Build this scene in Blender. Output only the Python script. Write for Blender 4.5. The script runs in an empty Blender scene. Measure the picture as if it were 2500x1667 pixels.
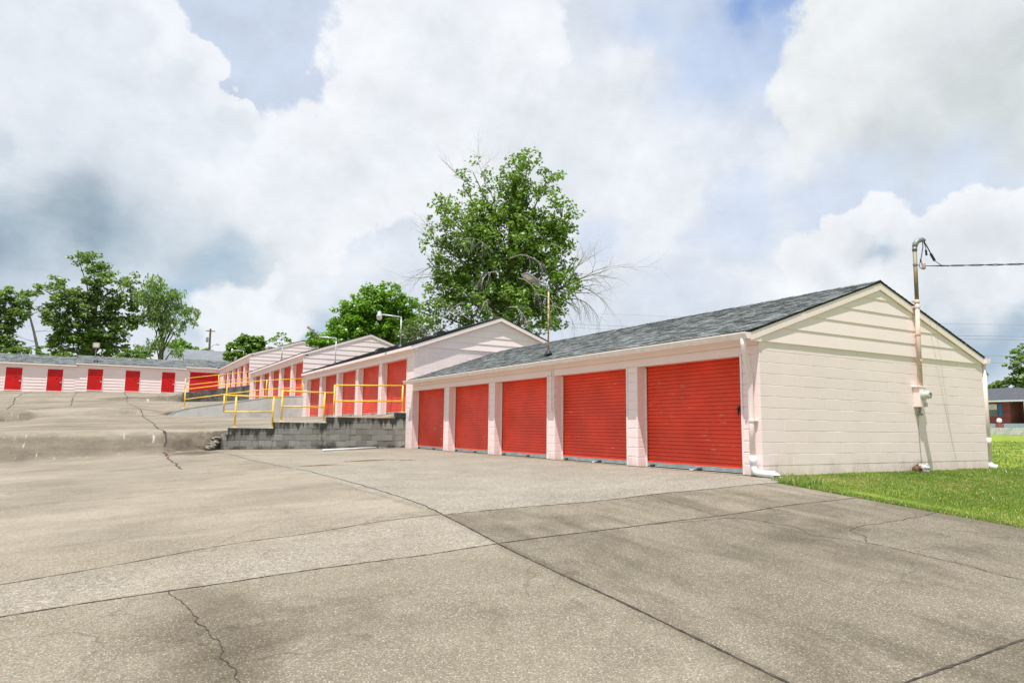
import bpy, math, random
import numpy as np
from math import sin, cos, pi, radians, sqrt
from mathutils import Vector, Matrix

# ------------------------------------------------------------------ camera
SC = bpy.context.scene
COL = SC.collection
cam_d = bpy.data.cameras.new('camera'); cam = bpy.data.objects.new('camera', cam_d); COL.objects.link(cam)
yaw, pitch, roll = 0.5238, 0.1250, 0.0116
fw = Vector((sin(yaw)*cos(pitch), cos(yaw)*cos(pitch), sin(pitch)))
r0 = Vector((cos(yaw), -sin(yaw), 0)); u0 = r0.cross(fw)
rt = cos(roll)*r0 + sin(roll)*u0; up = -sin(roll)*r0 + cos(roll)*u0
M = Matrix((rt, up, -fw)).transposed().to_4x4(); M.translation = Vector((-9.956, -8.418, 0.785))
cam.matrix_world = M
cam_d.sensor_width = 36; cam_d.lens = 1688.9/2500*36; cam_d.clip_start = .05; cam_d.clip_end = 4000
SC.camera = cam
SC.render.resolution_x, SC.render.resolution_y = 1024, 682
SC.view_settings.view_transform = 'Standard'; SC.view_settings.look = 'None'
SC.view_settings.gamma = 1; SC.view_settings.exposure = 0.25
SC.cycles.max_bounces = 6; SC.cycles.transparent_max_bounces = 8

def lin(r, g, b):
    return tuple(((c/255)/12.92 if c/255 <= .04045 else ((c/255+.055)/1.055)**2.4) for c in (r, g, b))

# ------------------------------------------------------------------ sky: sun, nishita and clouds laid out by direction
SUN = Vector((-.265, -.20, 1)).normalized()
W = bpy.data.worlds.new('World'); SC.world = W; W.use_nodes = True
nt = W.node_tree; nt.nodes.clear()
def N(t, **k):
    n = nt.nodes.new(t)
    for a, v in k.items(): setattr(n, a, v)
    return n
def LK(a, b): nt.links.new(a, b)
SKY_STR = 0.1
tc = N('ShaderNodeTexCoord')
def cloudnoise(scale, det, rough, off=(0, 0, 0), stretch=1.0):
    mp = N('ShaderNodeMapping'); mp.inputs['Location'].default_value = off; mp.inputs['Scale'].default_value = (1, 1, stretch)
    LK(tc.outputs['Generated'], mp.inputs['Vector'])
    n = N('ShaderNodeTexNoise'); n.inputs['Scale'].default_value = scale; n.inputs['Detail'].default_value = det; n.inputs['Roughness'].default_value = rough
    LK(mp.outputs[0], n.inputs['Vector']); return n.outputs['Fac']
def mth(op, a, b=None, c=None):
    n = N('ShaderNodeMath', operation=op)
    for i, v in enumerate((a, b, c)):
        if v is None: continue
        if isinstance(v, (int, float)): n.inputs[i].default_value = v
        else: LK(v, n.inputs[i])
    return n.outputs[0]
def warpvec():
    cur = tc.outputs['Generated']
    for sc_, amp, det in ((4.5, .16, 3), (17, .06, 5)):
        n = N('ShaderNodeTexNoise'); n.inputs['Scale'].default_value = sc_; n.inputs['Detail'].default_value = det; n.inputs['Roughness'].default_value = .6; LK(tc.outputs['Generated'], n.inputs['Vector'])
        a = N('ShaderNodeVectorMath', operation='SUBTRACT'); LK(n.outputs['Color'], a.inputs[0]); a.inputs[1].default_value = (.5, .5, .5)
        b = N('ShaderNodeVectorMath', operation='SCALE'); LK(a.outputs[0], b.inputs[0]); b.inputs['Scale'].default_value = amp
        d = N('ShaderNodeVectorMath', operation='ADD'); LK(cur, d.inputs[0]); LK(b.outputs[0], d.inputs[1]); cur = d.outputs[0]
    return cur
WARP = warpvec()
CEXP = 2**-SC.view_settings.exposure
def field(blobs):
    cur = None
    for (x, y, z, r) in blobs:
        d = N('ShaderNodeVectorMath', operation='DISTANCE'); LK(WARP, d.inputs[0]); d.inputs[1].default_value = (x, y, z)
        v = mth('MULTIPLY_ADD', d.outputs['Value'], -1/r, 1.0)
        cur = v if cur is None else mth('SMOOTH_MAX', cur, v, .25)
    return cur
def maskof(fld, noise, amp, lo, hi):
    v = mth('MULTIPLY_ADD', mth('SUBTRACT', noise, .5), amp, fld)
    m = N('ShaderNodeMapRange', interpolation_type='SMOOTHSTEP'); LK(v, m.inputs[0])
    m.inputs[1].default_value = lo; m.inputs[2].default_value = hi; return m.outputs[0]
def over(base, col, mask, amt=1.0):
    m = N('ShaderNodeMixRGB'); LK(base, m.inputs[1])
    if isinstance(col, tuple): m.inputs[2].default_value = tuple(c/SKY_STR*CEXP for c in col)+(1,)
    else: LK(col, m.inputs[2])
    LK(mth('MULTIPLY', mask, amt) if amt != 1 else mask, m.inputs[0]); return m.outputs[0]
nA = cloudnoise(3.2, 7, .60, (3, 1, 7)); nB = cloudnoise(6, 9, .62, (1.7, 4, 2)); nC = cloudnoise(13, 8, .62, (9, 2, 5)); nS = cloudnoise(2.6, 6, .55, (2, 8, 1), 2.6); nW = cloudnoise(7, 6, .6, (5, 5, 1), 2.2)
sky = N('ShaderNodeTexSky'); sky.sky_type = 'NISHITA'; sky.sun_disc = False
sky.sun_elevation = math.asin(SUN.z); sky.sun_rotation = math.atan2(SUN.x, SUN.y) % (2*pi)
CLOUDS = {}
LAV = [(0.095, 0.874, 0.477, 0.139), (0.167, 0.879, 0.446, 0.128), (0.144, 0.907, 0.396, 0.075), (0.03, 0.87, 0.492, 0.08)]
HAZ = [(0.64, 0.592, 0.491, 0.16), (0.699, 0.514, 0.497, 0.139), (0.554, 0.649, 0.522, 0.085)]
DEEP = [(0.686, 0.492, 0.536, 0.08), (0.712, 0.483, 0.512, 0.05), (0.653, 0.530, 0.541, 0.069)]
CUL = [(-0.077, 0.903, 0.424, 0.149), (-0.007, 0.884, 0.467, 0.048), (0.043, 0.913, 0.406, 0.075), (0.089, 0.926, 0.368, 0.069), (0.125, 0.911, 0.393, 0.032), (-0.008, 0.945, 0.326, 0.139)]
CUR = [(0.344, 0.788, 0.511, 0.144), (0.319, 0.861, 0.396, 0.133), (0.259, 0.902, 0.345, 0.101), (0.196, 0.93, 0.313, 0.117), (0.514, 0.78, 0.357, 0.224), (0.546, 0.683, 0.485, 0.059)]
GRY = [(0.803, 0.413, 0.43, 0.16), (0.82, 0.346, 0.456, 0.16), (0.77, 0.496, 0.401, 0.091)]
GRD = [(0.848, 0.378, 0.372, 0.123), (0.815, 0.464, 0.347, 0.08), (0.838, 0.345, 0.422, 0.064)]
STM = [(-0.108, 0.972, 0.209, 0.149), (-0.018, 0.975, 0.223, 0.123), (0.085, 0.974, 0.211, 0.117), (-0.179, 0.957, 0.228, 0.16)]
STD = [(-0.123, 0.973, 0.193, 0.091), (-0.045, 0.971, 0.234, 0.069)]
PAL = [(0.86, 0.431, 0.273, 0.117), (0.805, 0.514, 0.297, 0.107), (0.72, 0.638, 0.272, 0.085), (0.602, 0.756, 0.258, 0.064)]
CU3 = [(0.829, 0.505, 0.24, 0.069), (0.852, 0.479, 0.211, 0.059), (0.894, 0.393, 0.218, 0.08), (0.88, 0.437, 0.186, 0.085), (0.81, 0.552, 0.198, 0.08)]
BND = [(0.905, 0.416, 0.086, 0.064), (0.879, 0.466, 0.104, 0.053), (0.91, 0.399, 0.114, 0.048), (0.844, 0.489, 0.222, 0.032)]
LWB = [(0.205, 0.973, 0.106, 0.08), (0.255, 0.957, 0.136, 0.069), (0.087, 0.98, 0.18, 0.053), (0.122, 0.964, 0.236, 0.048)]
LWC = [(0.134, 0.979, 0.151, 0.059), (0.164, 0.962, 0.219, 0.032), (0.147, 0.972, 0.185, 0.037), (0.19, 0.969, 0.155, 0.043)]
c = sky.outputs[0]
one = N('ShaderNodeValue'); one.outputs[0].default_value = 1.0
vd = N('ShaderNodeVectorMath', operation='DOT_PRODUCT'); LK(tc.outputs['Generated'], vd.inputs[0]); vd.inputs[1].default_value = (.5, .866, 0)
veil = N('ShaderNodeMapRange', interpolation_type='SMOOTHSTEP'); LK(vd.outputs['Value'], veil.inputs[0])
for i_, v_ in enumerate((-.30, .30, .40, .95)): veil.inputs[i_+1].default_value = v_
c = over(c, lin(216, 224, 236), veil.outputs[0])                       # a high thin veil over the blue, thinned behind the camera to cut ambient light
c = over(c, lin(236, 240, 245), mth('MULTIPLY', maskof(mth('ADD', nS, 0), nA, .6, .36, .66), veil.outputs[0]), .95)
c = over(c, lin(178, 200, 236), maskof(field(HAZ), nB, .9, .0, .8), .6)
c = over(c, lin(70, 134, 208), maskof(field(DEEP), nB, .9, .0, 1.0), .65)
c = over(c, lin(200, 212, 232), maskof(field(LAV), nS, .5, .0, .3), .9)
c = over(c, lin(234, 238, 243), maskof(field(CUR[4:]), nB, .9, -.2, .7), .9)
c = over(c, lin(238, 241, 246), maskof(field(CUR[:4]), nC, .7, .0, .14))
c = over(c, lin(220, 227, 234), maskof(field(CUR), nB, 1.8, .3, 1.1), .65)
c = over(c, lin(236, 240, 246), maskof(field(CUL), nC, .4, .02, .08))
c = over(c, lin(220, 227, 236), maskof(field(CUL), nB, 1.0, .12, .6), .8)
c = over(c, lin(232, 236, 239), maskof(field(GRY), nC, .4, .0, .12))
c = over(c, lin(203, 211, 213), maskof(field(GRD), nA, 1.2, -.2, .9), .9)
c = over(c, lin(206, 218, 238), maskof(field(PAL), nW, .8, .0, .6), .75)
c = over(c, lin(170, 189, 203), maskof(field(STM), nS, 1.3, .05, 1.2), .75)
c = over(c, lin(124, 151, 170), maskof(field(STD), nW, 1.3, -.2, 1.3), .75)
c = over(c, lin(238, 241, 245), maskof(field(CU3), nC, .45, .0, .1))
c = over(c, lin(218, 224, 232), maskof(field(CU3), nB, 1.6, .2, .8), .7)
c = over(c, lin(160, 184, 204), maskof(field(BND), nW, 1.0, -.1, .9), .85)
c = over(c, lin(164, 192, 214), maskof(field(LWB), nW, .8, -.1, .9), .75)
c = over(c, lin(238, 242, 246), maskof(field(LWC), nC, .5, -.05, .35), .9)
fine = cloudnoise(9, 8, .6, (4, 4, 4), 1.6)
rA = cloudnoise(7, 9, .62, (6, 2, 3)); rB = cloudnoise(7, 9, .62, (6.010, 2.012, 2.978))
relief = mth('SUBTRACT', rA, rB)
gain = mth('ADD', mth('MULTIPLY_ADD', mth('ADD', fine, mth('MULTIPLY', nC, .5)), .20, .89), mth('MULTIPLY', relief, .42))
g = N('ShaderNodeVectorMath', operation='SCALE'); LK(c, g.inputs[0]); LK(gain, g.inputs['Scale'])
bg = N('ShaderNodeBackground'); bg.inputs['Strength'].default_value = SKY_STR; LK(g.outputs[0], bg.inputs['Color'])
wo = N('ShaderNodeOutputWorld'); LK(bg.outputs[0], wo.inputs['Surface'])
W.cycles.sampling_method = 'MANUAL'; W.cycles.sample_map_resolution = 512

sl = bpy.data.lights.new('sun', 'SUN'); sl.energy = 5.0; sl.angle = radians(.5); sl.color = (1, .985, .96)
so = bpy.data.objects.new('sun', sl); COL.objects.link(so)
so.rotation_euler = (-SUN).to_track_quat('-Z', 'Y').to_euler()

# ------------------------------------------------------------------ helpers
class MB:
    def __init__(s): s.v = []; s.f = []; s.m = []; s.t = []; s.cur = 0; s.tint = .5
    def add(s, vs, fs, m=None, tint=None):
        b = len(s.v); s.v += [tuple(v) for v in vs]
        for f in fs:
            s.f.append(tuple(i+b for i in f)); s.m.append(s.cur if m is None else m); s.t.append(s.tint if tint is None else tint)
        return s
    def quad(s, a, b, c, d, **k): return s.add((a, b, c, d), ((0, 1, 2, 3),), **k)
    def box(s, x0, x1, y0, y1, z0, z1, **k):
        return s.add([(x, y, z) for z in (z0, z1) for y in (y0, y1) for x in (x0, x1)],
                     ((0, 2, 3, 1), (4, 5, 7, 6), (0, 1, 5, 4), (2, 6, 7, 3), (0, 4, 6, 2), (1, 3, 7, 5)), **k)
    def bbox(s, x0, x1, y0, y1, z0, z1, b=.004, **k):      # box with chamfered edges
        bx, by, bz = b if isinstance(b, tuple) else (b, b, b)
        vs = []
        idx = {}
        X, Y, Z = (x0, x1), (y0, y1), (z0, z1)
        for i in (0, 1):
            for j in (0, 1):
                for l in (0, 1):
                    sx, sy, sz = (1, -1)[i], (1, -1)[j], (1, -1)[l]
                    idx[i, j, l, 0] = len(vs); vs.append((X[i], Y[j]+sy*by, Z[l]+sz*bz))
                    idx[i, j, l, 1] = len(vs); vs.append((X[i]+sx*bx, Y[j], Z[l]+sz*bz))
                    idx[i, j, l, 2] = len(vs); vs.append((X[i]+sx*bx, Y[j]+sy*by, Z[l]))
        fs = []
        for i in (0, 1):
            q = [idx[i, 0, 0, 0], idx[i, 1, 0, 0], idx[i, 1, 1, 0], idx[i, 0, 1, 0]]; fs.append(q if i else q[::-1])
            q = [idx[0, i, 0, 1], idx[1, i, 0, 1], idx[1, i, 1, 1], idx[0, i, 1, 1]]; fs.append(q[::-1] if i else q)
            q = [idx[0, 0, i, 2], idx[1, 0, i, 2], idx[1, 1, i, 2], idx[0, 1, i, 2]]; fs.append(q if i else q[::-1])
        for i in (0, 1):
            for j in (0, 1):
                fs.append([idx[i, j, 0, 0], idx[i, j, 0, 1], idx[i, j, 1, 1], idx[i, j, 1, 0]])
                fs.append([idx[i, 0, j, 0], idx[i, 0, j, 2], idx[i, 1, j, 2], idx[i, 1, j, 0]])
                fs.append([idx[0, i, j, 1], idx[0, i, j, 2], idx[1, i, j, 2], idx[1, i, j, 1]])
                for l in (0, 1): fs.append([idx[i, j, l, 0], idx[i, j, l, 1], idx[i, j, l, 2]])
        return s.add(vs, fs, **k)
    def tube(s, pts, r, n=8, caps=True, **k):
        pts = [Vector(p) for p in pts]
        rs = r if isinstance(r, (list, tuple)) else [r]*len(pts)
        vs = []; prev = None
        for i, p in enumerate(pts):
            a = pts[max(i-1, 0)]; b = pts[min(i+1, len(pts)-1)]; d = (b-a)
            if d.length < 1e-9: d = Vector((0, 0, 1))
            d.normalize()
            if prev is None: u = d.orthogonal().normalized()
            else:
                u = prev-d*prev.dot(d)
                u = d.orthogonal().normalized() if u.length < 1e-6 else u.normalized()
            prev = u; w = d.cross(u)
            for j in range(n):
                t = 2*pi*j/n; vs.append(p+(u*cos(t)+w*sin(t))*rs[i])
        fs = [(i*n+j, i*n+(j+1) % n, (i+1)*n+(j+1) % n, (i+1)*n+j) for i in range(len(pts)-1) for j in range(n)]
        if caps: fs += [tuple(range(n))[::-1], tuple((len(pts)-1)*n+j for j in range(n))]
        return s.add(vs, fs, **k)
    def prism(s, poly, axis, a, b, **k):                    # polygon in the two other axes, extruded along axis
        def P(p, t): return {0: (t, p[0], p[1]), 1: (p[0], t, p[1]), 2: (p[0], p[1], t)}[axis]
        n = len(poly)
        vs = [P(p, a) for p in poly]+[P(p, b) for p in poly]
        fs = [tuple(range(n))[::-1], tuple(range(n, 2*n))]+[(i, (i+1) % n, n+(i+1) % n, n+i) for i in range(n)]
        return s.add(vs, fs, **k)
    def loft(s, prof, axis, a, b, **k):                     # open profile extruded (sheet)
        def P(p, t): return {0: (t, p[0], p[1]), 1: (p[0], t, p[1])}[axis]
        n = len(prof)
        return s.add([P(p, a) for p in prof]+[P(p, b) for p in prof], [(i, i+1, n+i+1, n+i) for i in range(n-1)], **k)
    def xform(s, M, i0=0):
        for i in range(i0, len(s.v)): s.v[i] = tuple(M @ Vector(s.v[i]))
        return s
    def obj(s, name, mats, parent=None, smooth=False, recalc=True):
        me = bpy.data.meshes.new(name); me.from_pydata(s.v, [], s.f)
        for m in (mats if isinstance(mats, (list, tuple)) else [mats]): me.materials.append(m)
        me.polygons.foreach_set('material_index', s.m)
        at = me.attributes.new('tint', 'FLOAT', 'FACE'); at.data.foreach_set('value', s.t)
        if smooth: me.polygons.foreach_set('use_smooth', [True]*len(s.f))
        if recalc:
            import bmesh
            bm = bmesh.new(); bm.from_mesh(me); bmesh.ops.recalc_face_normals(bm, faces=bm.faces); bm.to_mesh(me); bm.free()
        me.update()
        o = bpy.data.objects.new(name, me); COL.objects.link(o)
        if parent is not None: o.parent = parent; o.matrix_parent_inverse = parent.matrix_world.inverted()
        return o
def tag(o, label, cat, group=None, kind=None):
    if label: o['label'] = label
    if cat: o['category'] = cat
    if group: o['group'] = group
    if kind: o['kind'] = kind
    return o
def thing(name, loc, label, cat, group=None):
    o = bpy.data.objects.new(name, None); COL.objects.link(o); o.empty_display_size = .2
    o.location = loc; bpy.context.view_layer.update()
    return tag(o, label, cat, group)

# ------------------------------------------------------------------ materials
def newmat(name):
    m = bpy.data.materials.new(name); m.use_nodes = True
    t = m.node_tree; t.nodes.clear()
    out = t.nodes.new('ShaderNodeOutputMaterial'); b = t.nodes.new('ShaderNodeBsdfPrincipled')
    t.links.new(b.outputs[0], out.inputs[0])
    return m, T(t), b
class T:
    def __init__(s, t): s.t = t
    def n(s, ty, **k):
        n = s.t.nodes.new('ShaderNode'+ty)
        for a, v in k.items(): setattr(n, a, v)
        return n
    def l(s, a, b): s.t.links.new(a, b)
    def put(s, v, sock):
        if isinstance(v, (int, float)): sock.default_value = v
        elif isinstance(v, tuple): sock.default_value = v if len(v) == len(sock.default_value) else v+(1,)
        else: s.l(v, sock)
    def pos(s): return s.n('NewGeometry').outputs['Position']
    def map(s, v, sc=(1, 1, 1), rot=(0, 0, 0), loc=(0, 0, 0)):
        m = s.n('Mapping'); s.l(v, m.inputs[0]); m.inputs['Scale'].default_value = sc; m.inputs['Rotation'].default_value = rot; m.inputs['Location'].default_value = loc
        return m.outputs[0]
    def noise(s, v, sc, det=4, ro=.55, dist=0):
        n = s.n('TexNoise'); s.l(v, n.inputs['Vector']); n.inputs['Scale'].default_value = sc; n.inputs['Detail'].default_value = det
        n.inputs['Roughness'].default_value = ro; n.inputs['Distortion'].default_value = dist; return n.outputs['Fac']
    def vor(s, v, sc, out='Distance', feat='F1'):
        n = s.n('TexVoronoi', feature=feat); s.l(v, n.inputs['Vector']); n.inputs['Scale'].default_value = sc; return n.outputs[out]
    def m(s, op, a, b=None, c=None):
        n = s.n('Math', operation=op)
        for i, v in enumerate((a, b, c)):
            if v is not None: s.put(v, n.inputs[i])
        return n.outputs[0]
    def rng(s, v, a, b, c=0., d=1., smooth=True):
        n = s.n('MapRange'); 
        if smooth: n.interpolation_type = 'SMOOTHSTEP'
        s.put(v, n.inputs[0])
        for i, x in enumerate((a, b, c, d)): n.inputs[i+1].default_value = x
        return n.outputs[0]
    def mix(s, f, a, b, mode='MIX'):
        n = s.n('MixRGB', blend_type=mode); s.put(f, n.inputs[0]); s.put(a, n.inputs[1]); s.put(b, n.inputs[2]); return n.outputs[0]
    def bump(s, h, st, dist, b):
        n = s.n('Bump'); n.inputs['Strength'].default_value = st; n.inputs['Distance'].default_value = dist; s.l(h, n.inputs['Height']); s.l(n.outputs[0], b.inputs['Normal']); return n
    def xyz(s, v):
        n = s.n('SeparateXYZ'); s.l(v, n.inputs[0]); return n.outputs
    def attr(s, name):
        n = s.n('Attribute', attribute_name=name); return n.outputs['Fac']

def simple(name, col, rough=.6, metal=0., var=.12, sc=6., bump=0., spec=.4):
    m, t, b = newmat(name); p = t.pos()
    nn = t.noise(p, sc, 5, .6)
    c2 = tuple(x*(1-var*2) for x in col); c1 = tuple(min(1, x*(1+var*.6)) for x in col)
    t.l(t.mix(t.rng(nn, .3, .7), c2, c1), b.inputs['Base Color'])
    b.inputs['Roughness'].default_value = rough; b.inputs['Metallic'].default_value = metal; b.inputs['Specular IOR Level'].default_value = spec
    if bump: t.bump(t.noise(p, sc*8, 4), bump, .01, b)
    return m

PINK = (.93, .765, .725)
def mk_pink(name, col=PINK, rough_bump=.25, scale=1.):
    m, t, b = newmat(name); p = t.pos()
    big = t.noise(p, .9, 5, .6); fine = t.noise(p, 38*scale, 4, .6); sm_ = t.noise(t.map(p, (1, 1, .25)), 5, 5, .65)
    c = t.mix(t.rng(big, .3, .75), tuple(x*.965 for x in col), tuple(min(1, x*1.02) for x in col))
    c = t.mix(t.rng(sm_, .6, .85, 0, .16), c, tuple(x*f for x, f in zip(col, (.88, .84, .78))))
    z = t.xyz(p)[2]
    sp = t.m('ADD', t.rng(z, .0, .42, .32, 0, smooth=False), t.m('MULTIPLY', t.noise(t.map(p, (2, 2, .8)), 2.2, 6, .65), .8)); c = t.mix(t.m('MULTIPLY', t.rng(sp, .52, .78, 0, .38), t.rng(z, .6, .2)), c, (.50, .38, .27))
    tn = t.attr('tint'); c = t.mix(t.m('MULTIPLY', t.m('ABSOLUTE', t.m('SUBTRACT', tn, .5)), .14), c, tuple(x*.8 for x in col))
    t.l(c, b.inputs['Base Color']); b.inputs['Roughness'].default_value = .62; b.inputs['Specular IOR Level'].default_value = .3
    t.bump(t.m('ADD', fine, t.m('MULTIPLY', t.noise(p, 130, 3), .5)), rough_bump, .004, b)
    return m
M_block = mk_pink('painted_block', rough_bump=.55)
M_board = mk_pink('painted_board', rough_bump=.15)
M_white = simple('gutter_white', (.90, .79, .73), .4, var=.05)
M_trim = simple('trim_paint', (.90, .80, .75), .5, var=.04)
M_pvc = simple('white_pvc', (.82, .83, .83), .3, var=.05)
M_mortar = simple('painted_mortar', (.84, .71, .65), .8, var=.05)

def mk_red(name, col, rough=.38, worn=True):
    m, t, b = newmat(name); p = t.pos()
    big = t.noise(p, 1.3, 4, .6)
    c = t.mix(t.rng(big, .3, .7), tuple(x*.85 for x in col), tuple(min(1, x*1.08) for x in col))
    if worn:
        c = t.mix(t.rng(t.attr('tint'), .6, .9, .0, .22), c, (.62, .055, .03))
        low = t.noise(t.map(p, (1, 2, .6)), 1.4, 5, .6); c = t.mix(t.rng(low, .5, .75, 0, .12), c, (.48, .10, .06))
        s1 = t.noise(t.map(p, (1, 3.0, 34)), 1.0, 3, .5)
        s2 = t.noise(p, 1.1, 2, .5)
        k = t.m('MULTIPLY', t.rng(s1, .66, .69), t.rng(s2, .50, .58))
        cr = t.rng(t.attr('tint'), .62, .95)
        c = t.mix(t.m('MULTIPLY', t.m('MULTIPLY', k, 1.), cr), c, (.85, .66, .55))
        dust = t.noise(t.map(p, (1, .8, 4)), 3, 4, .6)
        c = t.mix(t.rng(dust, .5, .8, 0, .05), c, (.55, .33, .27))
    t.l(c, b.inputs['Base Color']); b.inputs['Roughness'].default_value = rough; b.inputs['Specular IOR Level'].default_value = .22
    return m
M_red = mk_red('red_roll_door', (.93, .088, .036))
M_redflat = mk_red('red_walk_door', (.62, .014, .014), .45, worn=False)
M_steel = simple('galvanised_bar', (.36, .45, .45), .45, .35, .12, 4)
M_dark = simple('dark_gap', (.02, .02, .022), .8)
M_black = simple('black_metal', (.025, .027, .03), .5)
M_pipe = simple('rusty_pale_pipe', (.62, .40, .24), .6, .1, .35, 14)
M_galv = simple('weathered_galvanised', (.42, .44, .42), .45, .5, .3, 9)
M_brass = simple('latch_silver', (.6, .58, .52), .35, .7)

def mk_shingle(name='asphalt_shingle', light=(.225, .24, .23), dark=(.036, .040, .040)):
    m, t, b = newmat(name); p = t.pos()
    x, y, z = t.xyz(p)
    a = t.noise(t.map(p, (15, 8, 26)), 1.6, 3, .6)
    d = t.noise(t.map(p, (9, 5.5, 9), loc=(5, 2, 8)), 2.0, 3, .6)
    gr = t.noise(p, 160, 2)
    big = t.noise(p, .6, 3)
    v = t.m('ADD', t.m('MULTIPLY', a, .6), t.m('MULTIPLY', d, .45))
    v = t.m('ADD', v, t.m('MULTIPLY', t.m('SUBTRACT', t.attr('tint'), .5), .34))
    c = t.mix(t.rng(v, .44, .60), dark, light)
    c = t.mix(t.rng(gr, .4, .75, 0, .35), c, (.30, .33, .32))
    c = t.mix(t.rng(big, .4, .8, 0, .25), c, tuple(q*.6 for q in light))
    t.l(c, b.inputs['Base Color']); b.inputs['Roughness'].default_value = .92; b.inputs['Specular IOR Level'].default_value = .2
    t.bump(gr, .4, .004, b)
    return m
M_shingle = mk_shingle()

def mk_blockwall(name='weathered_block'):
    m, t, b = newmat(name); p = t.pos(); x, y, z = t.xyz(p)
    tn = t.attr('tint')
    c = t.mix(tn, (.20, .205, .18), (.40, .41, .37))
    c = t.mix(t.rng(t.noise(p, 3, 5, .65), .35, .7, 0, .5), c, (.30, .27, .20))
    c = t.mix(t.rng(t.noise(p, 45, 4, .7), .35, .75, 0, .45), c, (.12, .12, .11))
    drip = t.noise(t.map(p, (4.5, 4.5, .7)), 1.0, 6, .65)
    top = t.attr('topd')
    k = t.m('ADD', drip, t.rng(top, 0, .5, .24, 0))
    c = t.mix(t.rng(k, .55, .72, 0, .9), c, (.028, .027, .023))
    c = t.mix(t.rng(t.m('ADD', t.noise(p, 2.2, 4, .6), t.rng(z, -.05, .3, .2, 0)), .62, .8, 0, .75), c, (.055, .05, .04))
    c = t.mix(t.rng(t.noise(p, 16, 3, .7), .66, .74, 0, .5), c, (.5, .5, .45))
    t.l(c, b.inputs['Base Color']); b.inputs['Roughness'].default_value = .95; b.inputs['Specular IOR Level'].default_value = .15
    t.bump(t.noise(p, 70, 5, .7), .7, .012, b)
    return m
M_oldblock = mk_blockwall()

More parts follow.
